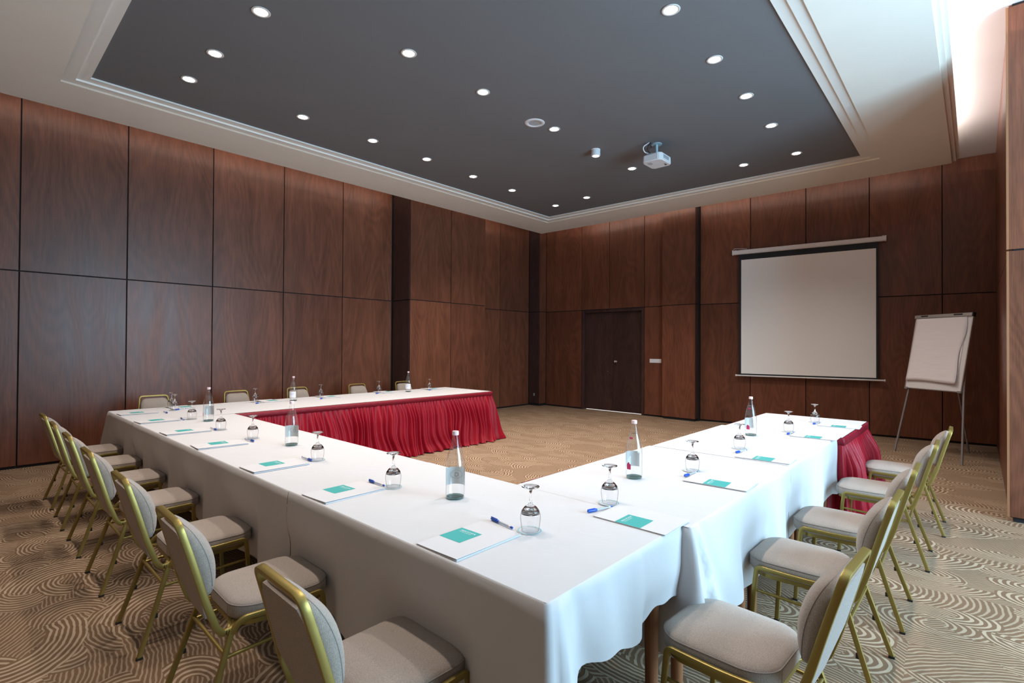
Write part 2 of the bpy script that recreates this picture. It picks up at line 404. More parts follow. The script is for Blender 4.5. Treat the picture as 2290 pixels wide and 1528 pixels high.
# back wall (three stretches, the last slightly turned)
XB = 10.2
wb = box('wall_back', (XB+TH, 4.2, 0), (XB+0.35, 5.41, UP), M_back); tag(wb, kind='structure')
box('wall_core', (XB+TH, 7.02, 0), (XB+0.35, 8.6, UP), M_back, wb)
box('wall_core', (XB+TH, 5.40, 2.36), (XB+0.35, 7.03, UP), M_back, wb)
run(wb, [(XB, 8.146), (XB, 7.06)])
for a, b in ((7.06, 6.287), (6.287, 5.405)): plank('panel', (XB, a), (XB, b), JZ+GAP/2, UP-0.004, TH, M_wood, wb, gap=GAP)
run(wb, [(XB, 5.405), (XB, 4.93)])
pb = box('trim_3', (10.102, 4.235, 0.0), (XB+TH+0.001, 4.91, UP), M_back); tag(pb, kind='structure')
run(pb, [(10.08, 4.93), (10.08, 4.213)], z0=0.05)
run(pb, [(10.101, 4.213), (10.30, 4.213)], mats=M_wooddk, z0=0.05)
run(pb, [(10.201, 4.93), (10.101, 4.93)], z0=0.05)
WA = Vector((10.29, 4.213)); WB = Vector((10.79, -0.30))
def onwall(y, off=0.0):
    t = (y-WA.y)/(WB.y-WA.y); p = WA + (WB-WA)*t; d = (WB-WA).normalized(); n = Vector((d.y, -d.x))  # towards room
    if n.x > 0: n = -n
    return (p.x+n.x*off, p.y+n.y*off)
ws = plank('wall_back', onwall(4.213, -TH), onwall(-0.30, -TH), 0, UP, 0.2, M_back); tag(ws, kind='structure')
run(ws, [onwall(y) for y in (4.20, 3.26, 2.33, 1.384, 0.43, -0.25)])
# right wall beyond the opening, seen edge-on
wr = box('wall_right', (6.23, -0.55, 0), (10.95, -0.222, UP), M_back); tag(wr, kind='structure')
run(wr, [(x, -0.2) for x in (10.77, 9.3, 7.8, 6.22)])
pe = box('trim_4', (6.222, -2.82, 0.10), (6.30, -0.223, UP), M_back); tag(pe, kind='structure')
zt = 2.36
for a, b in ((-0.185, -1.25), (-1.25, -2.3), (-2.3, -2.82)):
    plank('panel', (6.2, a), (6.2, b), 0.045, zt-0.008, TH, M_wood, pe, gap=0.01); plank('panel', (6.2, a), (6.2, b), zt+0.008, UP-0.03, TH, M_wood, pe, gap=0.01)
for z0, z1 in ((0.045, zt-0.008), (zt+0.008, UP-0.03)):
    box('edge_strip', (6.197, -0.196, z0), (6.223, -0.180, z1), M_edge, pe)
# window wall, behind and to the right of the camera
wf = box('wall_right', (-2.7, -3.0, 0), (1.90, -2.82, UP), M_wooddk); tag(wf, kind='structure')
WIN = ((1.90, 3.40), (3.65, 5.25))
box('wall_core', (3.40, -3.0, 0), (3.65, -2.82, UP), M_upper, wf); box('wall_core', (5.25, -3.0, 0), (6.3, -2.82, UP), M_upper, wf)
for a, b in WIN:
    box('wall_core', (a, -3.0, 3.58), (b, -2.82, UP), M_upper, wf); box('wall_core', (a, -3.0, 0), (b, -2.82, 0.30), M_upper, wf)
for i, (a, b) in enumerate(WIN):
    bm = bmesh.new()
    for q in ((a, 0.30, a+0.06, 3.58), (b-0.06, 0.30, b, 3.58), (a, 0.30, b, 0.36), (a, 3.52, b, 3.58)):
        add_box(bm, (q[0], -2.96, q[1]), (q[2], -2.88, q[3]))
    wn = obj('window_%d' % (i+1), bm, M_plas); tag(wn, kind='structure')
    box('pane', (a+0.06, -2.925, 0.36), (b-0.06, -2.915, 3.52), M_glass, wn)
wc = box('wall_near', (-2.9, -3.0, 0), (-2.65, 8.8, UP), plaster('warm_bounce_plaster', (0.60, 0.34, 0.20))); tag(wc, kind='structure')  # unseen wall, its colour warmed to bounce light onto the hanging cloths

# ceiling raft with stepped tray
def quadstrip(name, outer, inner, z0, z1, mat_, parent=None):
    vs2 = [(x, y, z0) for x, y in outer] + [(x, y, z1) for x, y in inner]
    f = [(i, (i+1) % 4, 4+(i+1) % 4, 4+i) for i in range(4)]
    return vs2, f
RZ = 4.20; DZ = 4.252
out0 = [(-1.2, 0.245), (9.776, 0.281), (9.486, 7.731), (-1.2, 7.775)]
tr0 = [(0.715, 0.975), (8.874, 1.032), (8.748, 6.955), (0.715, 6.967)]
tr2 = [(0.928, 1.185), (8.71, 1.237), (8.498, 6.72), (0.928, 6.755)]
tr1 = [((a[0]+b[0])/2, (a[1]+b[1])/2) for a, b in zip(tr0, tr2)]
def off(poly, d):
    return [(poly[0][0]-d, poly[0][1]-d), (poly[1][0]+d, poly[1][1]-d), (poly[2][0]+d, poly[2][1]+d), (poly[3][0]-d, poly[3][1]+d)]
def ringmesh(name, levels, mat_, parent=None, mats=None):
    verts = []; faces = []
    for poly, z in levels: verts += [(x, y, z) for x, y in poly]
    for k in range(len(levels)-1):
        for i in range(4): faces.append((4*k+i, 4*k+(i+1) % 4, 4*k+4+(i+1) % 4, 4*k+4+i))
    me = D.meshes.new(name); me.from_pydata(verts, [], faces); me.update()
    bm = bmesh.new(); bm.from_mesh(me); bmesh.ops.recalc_face_normals(bm, faces=bm.faces); bm.to_mesh(me); bm.free()
    return obj(name, me, mat_, parent)
raft = ringmesh('ceiling', [(out0, 4.31), (tr0, 4.31), (tr0, RZ), (out0, RZ), (out0, RZ+0.035), (off(out0, 0.045), RZ+0.035), (off(out0, 0.045), RZ+0.07), (off(out0, 0.085), RZ+0.07), (off(out0, 0.085), RZ+0.115), (off(out0, -0.03), RZ+0.115)], M_raft)
tag(raft, kind='structure')
ringmesh('tray_moulding', [(tr0, RZ), (tr0, RZ+0.0175), (tr1, RZ+0.0175), (tr1, RZ+0.035), (tr2, RZ+0.035), (tr2, DZ)], M_trim, raft)
me = D.meshes.new('tray_ceiling'); me.from_pydata([(x, y, DZ) for x, y in off(tr2, 0.02)]+[(x, y, 4.31) for x, y in off(tr2, 0.02)], [], [(3, 2, 1, 0), (4, 5, 6, 7), (0, 1, 5, 4), (1, 2, 6, 5), (2, 3, 7, 6), (3, 0, 4, 7)])
obj('tray_ceiling', me, M_dark, raft)

# double door
door = empty('door_1', (XB, 6.22, 0)); tag(door, kind='structure')
def DB(name, a, b, m, p=door, bev=0.002):
    return box(name, tuple(u-v for u, v in zip(a, (XB, 6.22, 0))), tuple(u-v for u, v in zip(b, (XB, 6.22, 0))), m, p, bev)
DB('door_jamb', (XB+0.002, 6.99, 0), (XB+0.14, 7.05, 2.362), M_wooddk); DB('door_jamb', (XB+0.002, 5.41, 0), (XB+0.14, 5.47, 2.362), M_wooddk)
DB('door_head', (XB+0.002, 5.47, 2.30), (XB+0.14, 6.99, 2.362), M_wooddk)
lf = DB('door_leaf', (XB+0.07, 6.233, 0.02), (XB+0.11, 6.985, 2.295), M_wooddk); lf2 = DB('door_leaf', (XB+0.07, 5.475, 0.02), (XB+0.11, 6.227, 2.295), M_wooddk)
DB('door_gap_light', (XB+0.112, 5.475, 0.001), (XB+0.14, 6.985, 0.018), M_cool)  # added glowing strip, imitates the line of light under the doors
DB('door_stop', (XB+0.14, 5.41, 0), (XB+0.2, 7.05, 2.362), M_back)
bm = bmesh.new(); Mk = Matrix.Translation((0.07, -0.07, 1.16)) @ Matrix.Rotation(-R90, 4, 'Y')
lathe(bm, [(0, 0), (0.027, 0), (0.027, 0.008), (0.010, 0.012), (0.010, 0.035), (0.022, 0.042), (0.028, 0.055), (0.022, 0.068), (0, 0.072)], 16, Mk)
obj('door_knob', bm, M_metal, door, True)
bm = bmesh.new(); lathe(bm, [(0, 0), (0.009, 0), (0.009, 0.012), (0, 0.014)], 10, Matrix.Translation((0.07, 0.14, 0.93)) @ Matrix.Rotation(-R90, 4, 'Y')); obj('lock_cylinder', bm, M_metal, door)
sw = empty('light_switch', (XB, 5.135, 1.20)); tag(sw, 'white three-gang light switch plate on the wood wall beside the double door', 'switch')
box('plate', (-0.008, -0.135, -0.042), (0, 0.135, 0.042), M_plas, sw, 0.002)
for k in range(3): box('rocker', (-0.013, -0.127+0.087*k, -0.034), (-0.0085, -0.047+0.087*k, 0.034), M_plas, sw, 0.002)
so = empty('wall_socket', (9.94, 8.32, 0.28)); tag(so, 'small white socket low on the dark column in the far corner', 'socket')
box('plate', (-0.006, -0.022, -0.03), (0, 0.022, 0.03), M_plasb, so, 0.001); box('outlet', (-0.009, -0.012, -0.012), (-0.0062, 0.012, 0.012), M_blk, so)

# ------------------------------------------------------------------ downlights
lights = [(1.685, 4.37), (1.64, 5.32), (1.62, 6.04), (2.86, 3.95), (3.84, 3.955), (2.815, 6.01), (3.77, 6.0), (4.68, 6.0), (5.66, 6.05), (6.62, 6.07),
          (5.10, 3.957), (6.03, 3.945), (7.03, 3.94), (7.90, 6.09), (7.85, 5.33), (3.917, 1.847), (4.876, 1.856), (5.82, 1.87), (6.80, 1.889), (8.01, 1.897), (8.0, 2.608),
          (2.9, 1.84), (1.68, 1.84), (1.68, 2.6)]
rowname = {}
dl_labels = [
 'recessed downlight highest and nearest in the left column of the dark ceiling', 'recessed downlight in the middle of the leftmost column of three', 'recessed downlight in the left corner of the dark ceiling',
 'recessed downlight at the near end of the central row', 'second downlight of the central row, beyond its near end', 'downlight beside the left moulding, next after the left corner',
 'downlight beside the left moulding, second after the left corner', 'downlight beside the left moulding, third after the left corner', 'downlight beside the left moulding, fourth after the left corner',
 'last downlight of the left row before the far corner pair', 'central row downlight right beside the round ceiling speaker', 'white box downlight hanging a little proud of the dark ceiling',
 'small downlight just left of the ceiling projector', 'downlight deepest in the far corner of the dark ceiling', 'downlight just right of the one in the far corner',
 'downlight at the top edge of the photo, near end of the right row', 'second downlight of the right row from the top', 'third downlight of the right row from the top',
 'fourth downlight of the right row from the top', 'downlight in the right far corner of the dark ceiling', 'downlight left of the one in the right far corner',
 'downlight above the camera, beyond the near end of the right row', 'downlight above the camera in the near right corner', 'downlight above the camera between corner and left column']
bm = bmesh.new(); lathe(bm, [(0.052, 0.0), (0.072, 0.0), (0.075, -0.004), (0.070, -0.007), (0.054, -0.006), (0.050, 0.0)], 28); ring_me = obj('trim_ring', bm, M_wtrim, None, True)
bm = bmesh.new(); lathe(bm, [(0, -0.004), (0.057, -0.004), (0.057, 0.0)], 24); disc_me = obj('lamp', bm, M_lamp)
sl = D.lights.new('downlight_beam', 'SPOT'); sl.energy = SPOT_W; sl.spot_size = math.radians(122); sl.spot_blend = 0.85; sl.color = WARM; sl.shadow_soft_size = 0.05
for i, (x, y) in enumerate(lights):
    z = DZ - 0.0005
    t = empty('downlight', (x, y, z)); tag(t, dl_labels[i], 'downlight', 'recessed ceiling downlights')
    if i == 11:
        bm = bmesh.new(); lathe(bm, [(0.062, 0), (0.062, -0.085), (0.058, -0.088), (0.045, -0.088), (0.045, -0.08)], 28)
        h_ = obj('housing', bm, M_plas, t, 40); 
        r_ = D.objects.new('lamp', disc_me.data); C.objects.link(r_); r_.parent = t; r_.location = (0, 0, -0.078); zz = -0.10
    else:
        r_ = D.objects.new('trim_ring', ring_me.data); C.objects.link(r_); r_.parent = t
        r_ = D.objects.new('lamp', disc_me.data); C.objects.link(r_); r_.parent = t; zz = -0.02
    lo = D.objects.new('downlight_beam', sl); C.objects.link(lo); lo.parent = t; lo.location = (0, 0, zz)
D.objects.remove(ring_me); D.objects.remove(disc_me)
# ceiling speaker
t = empty('ceiling_speaker', (4.83, 3.96, DZ-0.0005)); t.location.y = 4.03; t.location.x = 4.80
tag(t, 'round white flush ceiling speaker beside a central downlight', 'speaker')
bm = bmesh.new(); lathe(bm, [(0.075, -0.002), (0.080, -0.010), (0.118, -0.006), (0.125, 0.0)], 36); obj('bezel', bm, M_plas, t, True)
bm = bmesh.new(); lathe(bm, [(0, -0.004), (0.076, -0.004), (0.076, 0)], 36); obj('grille', bm, M_plasb, t)

# ------------------------------------------------------------------ projector
t = empty('projector', (6.41, 3.22, DZ)); tag(t, 'white projector hanging from the dark ceiling on a bracket, aimed at the screen', 'projector')
PZ0, PZ1 = -0.272, -0.170
pts = [(-0.165, -0.105), (-0.16, 0.115), (-0.12, 0.140), (0.12, 0.140), (0.165, 0.10), (0.165, -0.11), (0.135, -0.145), (-0.12, -0.145)]
bm = bmesh.new(); lo_ = [bm.verts.new((x, y, PZ0)) for x, y in pts]; hi_ = [bm.verts.new((x*0.97, y*0.97, PZ1)) for x, y in pts]
bm.faces.new(lo_[::-1]); bm.faces.new(hi_)
for i in range(8): bm.faces.new((lo_[i], lo_[(i+1) % 8], hi_[(i+1) % 8], hi_[i]))
bmesh.ops.bevel(bm, geom=list(bm.edges), offset=0.010, segments=3, affect='EDGES'); bmesh.ops.recalc_face_normals(bm, faces=bm.faces)
obj('body', bm, M_plas, t, 35)
box('connector_bay', (-0.10, 0.02, PZ1), (0.05, 0.10, PZ1+0.035), M_plasb, t, 0.006)
box('zoom_slot', (0.075, -0.105, PZ0-0.0015), (0.105, -0.075, PZ0+0.001), M_blk, t); box('focus_slot', (0.035, -0.098, PZ0-0.0015), (0.068, -0.090, PZ0+0.001), M_blk, t)
box('rating_plate', (-0.11, 0.03, PZ0-0.001), (-0.03, 0.09, PZ0+0.001), M_plasb, t)
for k in range(8): box('vent_slat', (-0.09+k*0.02, -0.1475, PZ0+0.03), (-0.08+k*0.02, -0.1445, PZ0+0.075), M_plasb, t)
bm = bmesh.new(); lathe(bm, [(0.034, 0), (0.034, 0.014), (0.026, 0.016), (0.024, 0.004), (0, 0.002)], 20, Matrix.Translation((0.163, 0.05, -0.21)) @ Matrix.Rotation(R90, 4, 'Y')); obj('lens', bm, M_blk, t, True)
bm = bmesh.new(); lathe(bm, [(0, -0.165), (0.018, -0.165), (0.018, -0.05), (0.018, -0.012), (0.07, -0.010), (0.07, 0.0), (0, 0)], 18); add_box(bm, (-0.06, -0.05, -0.162), (0.06, 0.05, -0.150)); obj('ceiling_mount', bm, mat('blue_grey_bracket', (0.38, 0.50, 0.56), 0.4), t)
bm = bmesh.new(); tube(bm, fillet([(-0.05, 0.07, -0.13), (-0.16, 0.10, -0.13), (-0.20, 0.10, -0.07), (-0.12, 0.05, 0.0)], 0.08, 6), 0.007, 8); obj('power_cable', bm, M_plas, t, True)
bm = bmesh.new(); tube(bm, fillet([(-0.03, 0.05, -0.13), (-0.13, 0.06, -0.12), (-0.15, 0.06, -0.06), (-0.10, 0.03, 0.0)], 0.06, 6), 0.006, 8); obj('video_cable', bm, M_blk, t, True)

# ------------------------------------------------------------------ projection screen
d = (WB-WA).normalized(); ang = math.atan2(d.y, d.x)
ox, oy = onwall(2.36, 0.085)
t = empty('projection_screen', (ox, oy, 0), ang); tag(t, 'pull-down white projection screen with black border on the back wall', 'screen')
# local +x runs to the right along the wall, +y into the wall? (d rotated) : room side is -y
def L(y):  # local x of a world y on the wall
    p = Vector(onwall(y, 0.085)); return (p-Vector((ox, oy))).dot(d)
xa, xb = L(3.56), L(1.155)
bm = bmesh.new(); prof = rrect(0.075, 0.085, 0.022, 4)
rg = []
for x in (xa, xb): rg.append([bm.verts.new((x, u, 3.345+v)) for u, v in prof])
for i in range(len(prof)): bm.faces.new((rg[0][i], rg[0][(i+1) % len(prof)], rg[1][(i+1) % len(prof)], rg[1][i]))
bm.faces.new(rg[0]); bm.faces.new(rg[1]); bmesh.ops.recalc_face_normals(bm, faces=bm.faces)
obj('casing', bm, M_plas, t, 40)
for x, nm in ((xa-0.006, 0), (xb-0.012, 1)): box('end_cap', (x, -0.040, 3.300), (x+0.018, 0.042, 3.395), M_plas, t, 0.004)
for x in (xa+0.02, xb-0.05): box('wall_bracket', (x, 0.03, 3.36), (x+0.03, 0.085, 3.41), M_plasb, t)
box('border_cloth', (L(3.452), -0.003, 0.965), (L(1.262), -0.001, 3.32), M_scrblk, t)
box('viewing_surface', (L(3.405), -0.0065, 0.998), (L(1.290), -0.0035, 3.195), M_screen, t)
bm = bmesh.new(); tube(bm, [(L(3.49), -0.004, 0.958), (L(1.19), -0.004, 0.958)], 0.014, 12); obj('bottom_bar', bm, M_plas, t, 40)
for y_ in (3.495, 1.175):
    bm = bmesh.new(); tube(bm, [(L(y_)-0.012, -0.004, 0.958), (L(y_)+0.012, -0.004, 0.958)], 0.019, 12); obj('bar_cap', bm, M_plas, t)
bm = bmesh.new(); tube(bm, fillet([(L(3.55), -0.02, 3.39), (L(3.53), -0.03, 3.425), (L(3.30), -0.02, 3.40)], 0.05, 4), 0.004, 6); obj('hanging_hook', bm, M_plas, t)

# ------------------------------------------------------------------ flip chart
FL = Vector((9.32, 0.92, 0)); FR = Vector((8.76, 0.17, 0)); mid = (FL+FR)/2; dx = (FR-FL).normalized(); nn = Vector((-dx.y, dx.x, 0)); nn = nn if nn.x > 0 else -nn
t = empty('flip_chart', (mid.x, mid.y, 0), math.atan2(dx.y, dx.x)); tag(t, 'flip chart easel with blank paper pad on thin grey legs beside the right wall', 'easel')
th = 0.2
def FP_(s, tt, o=0.0):  # local: x right, y back, z up
    sgn = 1 if nn.dot(Vector((-dx.y, dx.x, 0))) > 0 else -1
    return Vector((s, sgn*(tt*math.sin(th)-o*math.cos(th)), tt*math.cos(th)+o*math.sin(th)))
def slab(name, s0, s1, t0, t1, o0, o1, m, bev=0.0, p=None):
    bm = bmesh.new(); vv = [bm.verts.new(FP_(s, q, o)) for s in (s0, s1) for q in (t0, t1) for o in (o0, o1)]
    for f in [(0, 1, 3, 2), (4, 6, 7, 5), (0, 4, 5, 1), (2, 3, 7, 6), (0, 2, 6, 4), (1, 5, 7, 3)]: bm.faces.new([vv[i] for i in f])
    if bev: bmesh.ops.bevel(bm, geom=list(bm.edges), offset=bev, segments=2, affect='EDGES')
    bmesh.ops.recalc_face_normals(bm, faces=bm.faces); return obj(name, bm, m, p or t)
slab('board', -0.445, 0.335, 0.945, 2.00, 0.0, 0.016, M_board, 0.002)
fr = slab('board_frame', -0.452, -0.440, 0.94, 2.0, -0.002, 0.022, M_metal); slab('board_frame', 0.330, 0.342, 0.94, 2.0, -0.002, 0.022, M_metal); slab('board_frame', -0.452, 0.342, 0.935, 0.947, -0.002, 0.022, M_metal)
# paper pad with a lifted lower right corner
bm = bmesh.new(); NX, NY = 16, 22; g = []
for j in range(NY+1):
    row = []
    for i in range(NX+1):
        u, v = i/NX, j/NY
        s_0 = -0.435 + 0.70*u + 0.012*math.sin(v*9)*(u > 0.99); tt_ = 1.975 - 0.925*v
        lift = 0.026 + 0.018*(v**3) + 0.022*max(0, u-0.75)/0.25*v*v
        row.append(bm.verts.new(FP_(s_0+0.012*math.sin(v*7)*u, tt_+0.01*math.sin(u*5)*v, lift)))
    g.append(row)
for j in range(NY):
    for i in range(NX): bm.faces.new((g[j][i], g[j][i+1], g[j+1][i+1], g[j+1][i]))
pad = obj('top_sheet', bm, M_flip, t, True); md = pad.modifiers.new('s', 'SOLIDIFY'); md.thickness = 0.001
slab('paper_pad', -0.43, 0.268, 1.06, 1.975, 0.017, 0.024, M_flip)
slab('clamp_rail', -0.460, 0.345, 1.972, 2.018, 0.0, 0.040, M_metal, 0.004)
for a, b in ((-0.36, -0.26), (0.10, 0.215)): slab('clamp', a, b, 1.992, 2.008, 0.040, 0.048, M_blk, 0.002)
slab('rail_cap', 0.336, 0.352, 1.968, 2.022, -0.004, 0.044, M_blk)
for a in (-0.452, 0.29): slab('corner_clip', a, a+0.05, 0.925, 0.952, -0.004, 0.026, M_alu, 0.002)
Lf = (FL-mid).dot(dx); Rf = (FR-mid).dot(dx)
for s0, s1 in ((Lf, -0.36), (Rf, 0.25)):
    bm = bmesh.new(); bar(bm, [FP_(s0, 0.0, -0.012), FP_(s0+(s1-s0)*0.55, 0.95, -0.014), FP_(s1, 1.92, -0.016)], (0, 1, 0), 0.024, 0.024); obj('leg', bm, M_alu, t)
rear = Vector((9.892, 0.107, 0))-mid; rl = Vector((rear.dot(dx), rear.dot(Vector((-dx.y, dx.x, 0))), 0.0))
bm = bmesh.new(); bar(bm, [rl, FP_(-0.03, 1.9, -0.02)], (1, 0, 0), 0.022, 0.022); obj('leg', bm, M_alu, t)

# ------------------------------------------------------------------ tables, cloths, skirts
ZT = 0.77; S = 0.974
XL0, XL1 = 1.176*S, 2.068*S          # left arm
YN = 0.932*S; YI = 1.862*S           # near corner outer / inner
YF0, YF1 = 5.98*S, 7.16*S            # far table
XF = 6.045*S
def table(name, x0, x1, y0, y1, label, legs=None, grp='folding banquet tables under the cloths'):
    t = empty(name, ((x0+x1)/2, (y0+y1)/2, 0)); tag(t, label, 'table', grp)
    hx, hy = (x1-x0)/2, (y1-y0)/2
    box('table_top', (-hx+0.008, -hy+0.008, ZT-0.035), (hx-0.008, hy-0.008, ZT-0.004), M_ply, t, 0.003)
    box('apron', (-hx+0.10, -hy+0.10, ZT-0.10), (hx-0.10, hy-0.10, ZT-0.036), M_ply, t)
    for sx in (-1, 1):
        for sy2 in (-1, 1):
            bm = bmesh.new(); lathe(bm, [(0, 0.001), (0.024, 0.001), (0.029, 0.4), (0.030, ZT-0.037), (0, ZT-0.037)], 16, Matrix.Translation((sx*(hx-0.08), sy2*(hy-0.08), 0)))
            obj('leg', bm, M_beech, t, 40)
    return t
table('banquet_table', XL0, XL1, YN, 2.56, 'banquet table at the near corner with two brown wooden legs showing under its short cloth')
table('banquet_table', XL0, XL1, 2.565, 4.20, 'table under the second cloth of the left arm')
table('banquet_table', XL0, XL1, 4.205, YF0-0.01, 'table under the third cloth of the left arm, before the far corner')
table('banquet_table', XL0, 3.60, YF0+0.005, YF1, 'table in the far left corner of the arrangement')
table('banquet_table', 3.605, XF, YF0+0.005, YF1, 'table at the right end of the far row, behind the red skirt')
table('banquet_table', XL1+0.02, 2.985, 0.905*S, 1.85*S, 'table of the right arm next to the near corner table')
table('banquet_table', 2.99, 3.93, 0.895*S, 1.84*S, 'second table of the right arm from the near corner')
table('banquet_table', 3.935, 4.90, 0.885*S, 1.83*S, 'third table of the right arm, last one with a hanging white cloth')
table('banquet_table', 4.905, 6.13, 0.86*S, 1.80*S, 'end table of the right arm, dressed in red skirting')

def fold(s, seed, base=9.0):
    return 0.5*math.sin(s*base+seed)+0.3*math.sin(s*base*1.93+seed*2.1)+0.2*math.sin(s*base*3.3+seed*0.7)
DENT_L = [6.40, 5.66, 4.89, 4.08, 3.18, 2.325, 1.455]; DENT_R = [1.905, 2.85, 3.615, 4.66]
def cloth(name, rect, path, hem, label, seed=0.0, amp=0.016, grp='white tablecloths', corner_amp=0.075, stitch=True, z=ZT, ridges=()):
    x0, x1, y0, y1 = rect
    bm = bmesh.new()
    N1, N2 = max(2, int((x1-x0)/0.12)), max(2, int((y1-y0)/0.12)); g = []
    for j in range(N2+1):
        row = []
        for i in range(N1+1):
            x = x0+(x1-x0)*i/N1; y = y0+(y1-y0)*j/N2
            zz = z + 0.0010*noise.noise(Vector((x*3, y*3, seed))) if 0 < i < N1 and 0 < j < N2 else z
            row.append(bm.verts.new((x, y, zz)))
        g.append(row)
    for j in range(N2):
        for i in range(N1): bm.faces.new((g[j][i], g[j][i+1], g[j+1][i+1], g[j+1][i]))
    # drape along path (polyline walked so that outward is to the right)
    P = [Vector(p) for p in path]; seg = [(a, b, (b-a).length) for a, b in zip(P[:-1], P[1:])]
    tot = sum(q[2] for q in seg); cor = []; acc = 0
    for q in seg[:-1]: acc += q[2]; cor.append(acc)
    n = max(8, int(tot/0.018)); rows = 16; cols = []
    for k in range(n+1):
        s = tot*k/n; r = s; 
        for a, b, l in seg:
            if r <= l+1e-9 or (a, b, l) == seg[-1]: break
            r -= l
        dr = (b-a).normalized(); p = a + dr*min(r, l); nr = Vector((dr.y, -dr.x))
        cw = 0.0
        for ic, cs_ in enumerate(cor):
            dd = abs(s-cs_); wgt = max(0.0, 1-dd/0.16)
            if wgt > 0:
                a2, b2, _ = seg[ic]; c2, d2, _ = seg[ic+1]
                n1 = Vector(((b2-a2).normalized().y, -(b2-a2).normalized().x)); n2 = Vector(((d2-c2).normalized().y, -(d2-c2).normalized().x))
                nr = (nr*(1-wgt*0.9)+(n1+n2).normalized()*wgt*0.9).normalized(); cw = max(cw, wgt)
        hz = hem(s, tot, cor)
        f = fold(s, seed); col = []
        for j in range(rows+1):
            t2 = j/rows
            if j == 0: zz = z; o = 0
            elif j == 1: zz = z-0.004; o = 0.008
            else:
                u = (j-1)/(rows-1); zz = z-0.012-(z-0.012-hz)*u
                amp_ = amp
                o = 0.012 + u*(amp*(f*0.8+0.9)) + corner_amp*cw**1.5*u**0.8 + 0.004*math.sin(zz*14+s*5+seed)*u
            if j > 0:
                u_ = max(0.0, (ZT-zz)/0.45)
                for (ci, s0, sl0, wd0, am0) in ridges:
                    o += am0*min(1, u_*1.6+0.25)*math.exp(-(((s-cor[ci])-(s0+sl0*u_))/(wd0*(0.5+u_)))**2)
            if j > 1 and cw < 0.2:
                cand = DENT_L if nr.x < -0.8 else (DENT_R if nr.y < -0.8 and p.x > 1.4 else [])
                cc_ = p.y if nr.x < -0.8 else p.x
                for c0 in cand:
                    k1 = 1-min(1, max(0, (abs(cc_-c0)-0.19)/0.12)); k2 = 1-min(1, max(0, (zz-0.50)/0.14)); k3 = k1*k1*(3-2*k1)*k2*k2*(3-2*k2)
                    tgt = -0.012 if nr.x < -0.8 else 0.002
                    o = o+(min(o, tgt)-o)*k3
            col.append(bm.verts.new((p.x+nr.x*o, p.y+nr.y*o, zz)))
        cols.append(col)
    for A, B in zip(cols[:-1], cols[1:]):
        for j in range(rows): bm.faces.new((A[j], B[j], B[j+1], A[j+1]))
    bmesh.ops.recalc_face_normals(bm, faces=bm.faces)
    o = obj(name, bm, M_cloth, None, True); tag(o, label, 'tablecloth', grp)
    return o
def hemL(base, a=0.012): return lambda s, tot, cor: base + a*math.sin(s*5.1)+a*0.7*math.sin(s*11.3+1)
def hem_near(s, tot, cor):
    c = cor[0]; dd = s-c
    if dd < 0: return 0.285 - 0.10*max(0, 1+dd/0.16) + 0.012*math.sin(s*6)
    if dd < 0.03: return 0.185 + 1.6*dd
    if dd < 0.085: return 0.233+ (dd-0.03)*4.55
    return 0.490 + 0.011*math.sin((dd-0.16)*15.0+0.4) + 0.016*dd + 0.006*math.sin(dd*41)
# walked with outward to the right: along -x side going down in y, then along -y side going +x
cloth('tablecloth', (XL0, XL1, YN, 2.545), [(XL0, 2.545), (XL0, YN), (XL1, YN)], hem_near, 'white tablecloth on the near corner table, short on its right side over two wooden legs', 1.3, ridges=((0, 0.045, 0.035, 0.022, 0.030), (0, 0.12, 0.10, 0.05, -0.022), (0, 0.27, 0.05, 0.07, 0.014), (0, 0.50, -0.05, 0.06, 0.012)))
cloth('tablecloth', (XL0, XL1, 2.549, YF0-0.002), [(XL0, YF0-0.002), (XL0, 2.549)], hemL(0.285), 'long white tablecloth along the middle of the left arm behind the row of chairs', 4.1, z=ZT-0.0015)
cloth('tablecloth', (XL0, 3.60, YF0+0.002, YF1), [(3.60, YF1), (XL0, YF1), (XL0, YF0+0.002)], hemL(0.37), 'white tablecloth over the far left corner of the tables', 2.2, z=ZT-0.0005)
cloth('tablecloth', (3.604, XF, YF0, YF1), [(XF, YF1), (3.604, YF1)], hemL(0.40), 'white tablecloth on the right end of the far table above red skirting', 5.2, z=ZT-0.001)
def hem_r1(s, tot, cor):
    c = cor[0]; dd = s-c
    if dd < 0: return 0.235+0.01*math.sin(s*9)
    return 0.30 - 0.07*max(0, 1-dd/0.2) + 0.014*math.sin(dd*6.3) + 0.01*math.sin(dd*13)
cloth('tablecloth', (XL1+0.004, 3.49, 0.893*S, 1.85*S), [(XL1+0.010, 1.80*S), (XL1+0.010, 0.893*S), (3.492, 0.893*S)], hem_r1, 'white tablecloth on the right arm next to the near corner, gathered in a pointed fold', 7.7, amp=0.024, z=ZT-0.001, corner_amp=0.045, ridges=((0, 0.015, 0.03, 0.014, 0.035), (0, 0.045, 0.17, 0.022, 0.045), (0, 0.10, 0.26, 0.05, -0.020)))
def hem_r2(s, tot, cor):
    c = cor[-1]
    return 0.325 + 0.012*math.sin(s*7)
cloth('tablecloth', (3.494, 4.895, 0.893*S, 1.835*S), [(3.485, 0.893*S), (4.895, 0.893*S), (4.895, 1.5*S)], hem_r2, 'white tablecloth on the right arm hanging beside the red skirt', 3.3, z=ZT-0.0002, corner_amp=0.012)
# flat cloth on the skirted end table
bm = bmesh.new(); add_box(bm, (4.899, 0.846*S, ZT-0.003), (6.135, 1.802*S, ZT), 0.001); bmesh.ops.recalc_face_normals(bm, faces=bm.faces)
tag(obj('tablecloth', bm, M_cloth), 'flat white cloth on the end table of the right arm, edged by red skirting', 'tablecloth', 'white tablecloths')

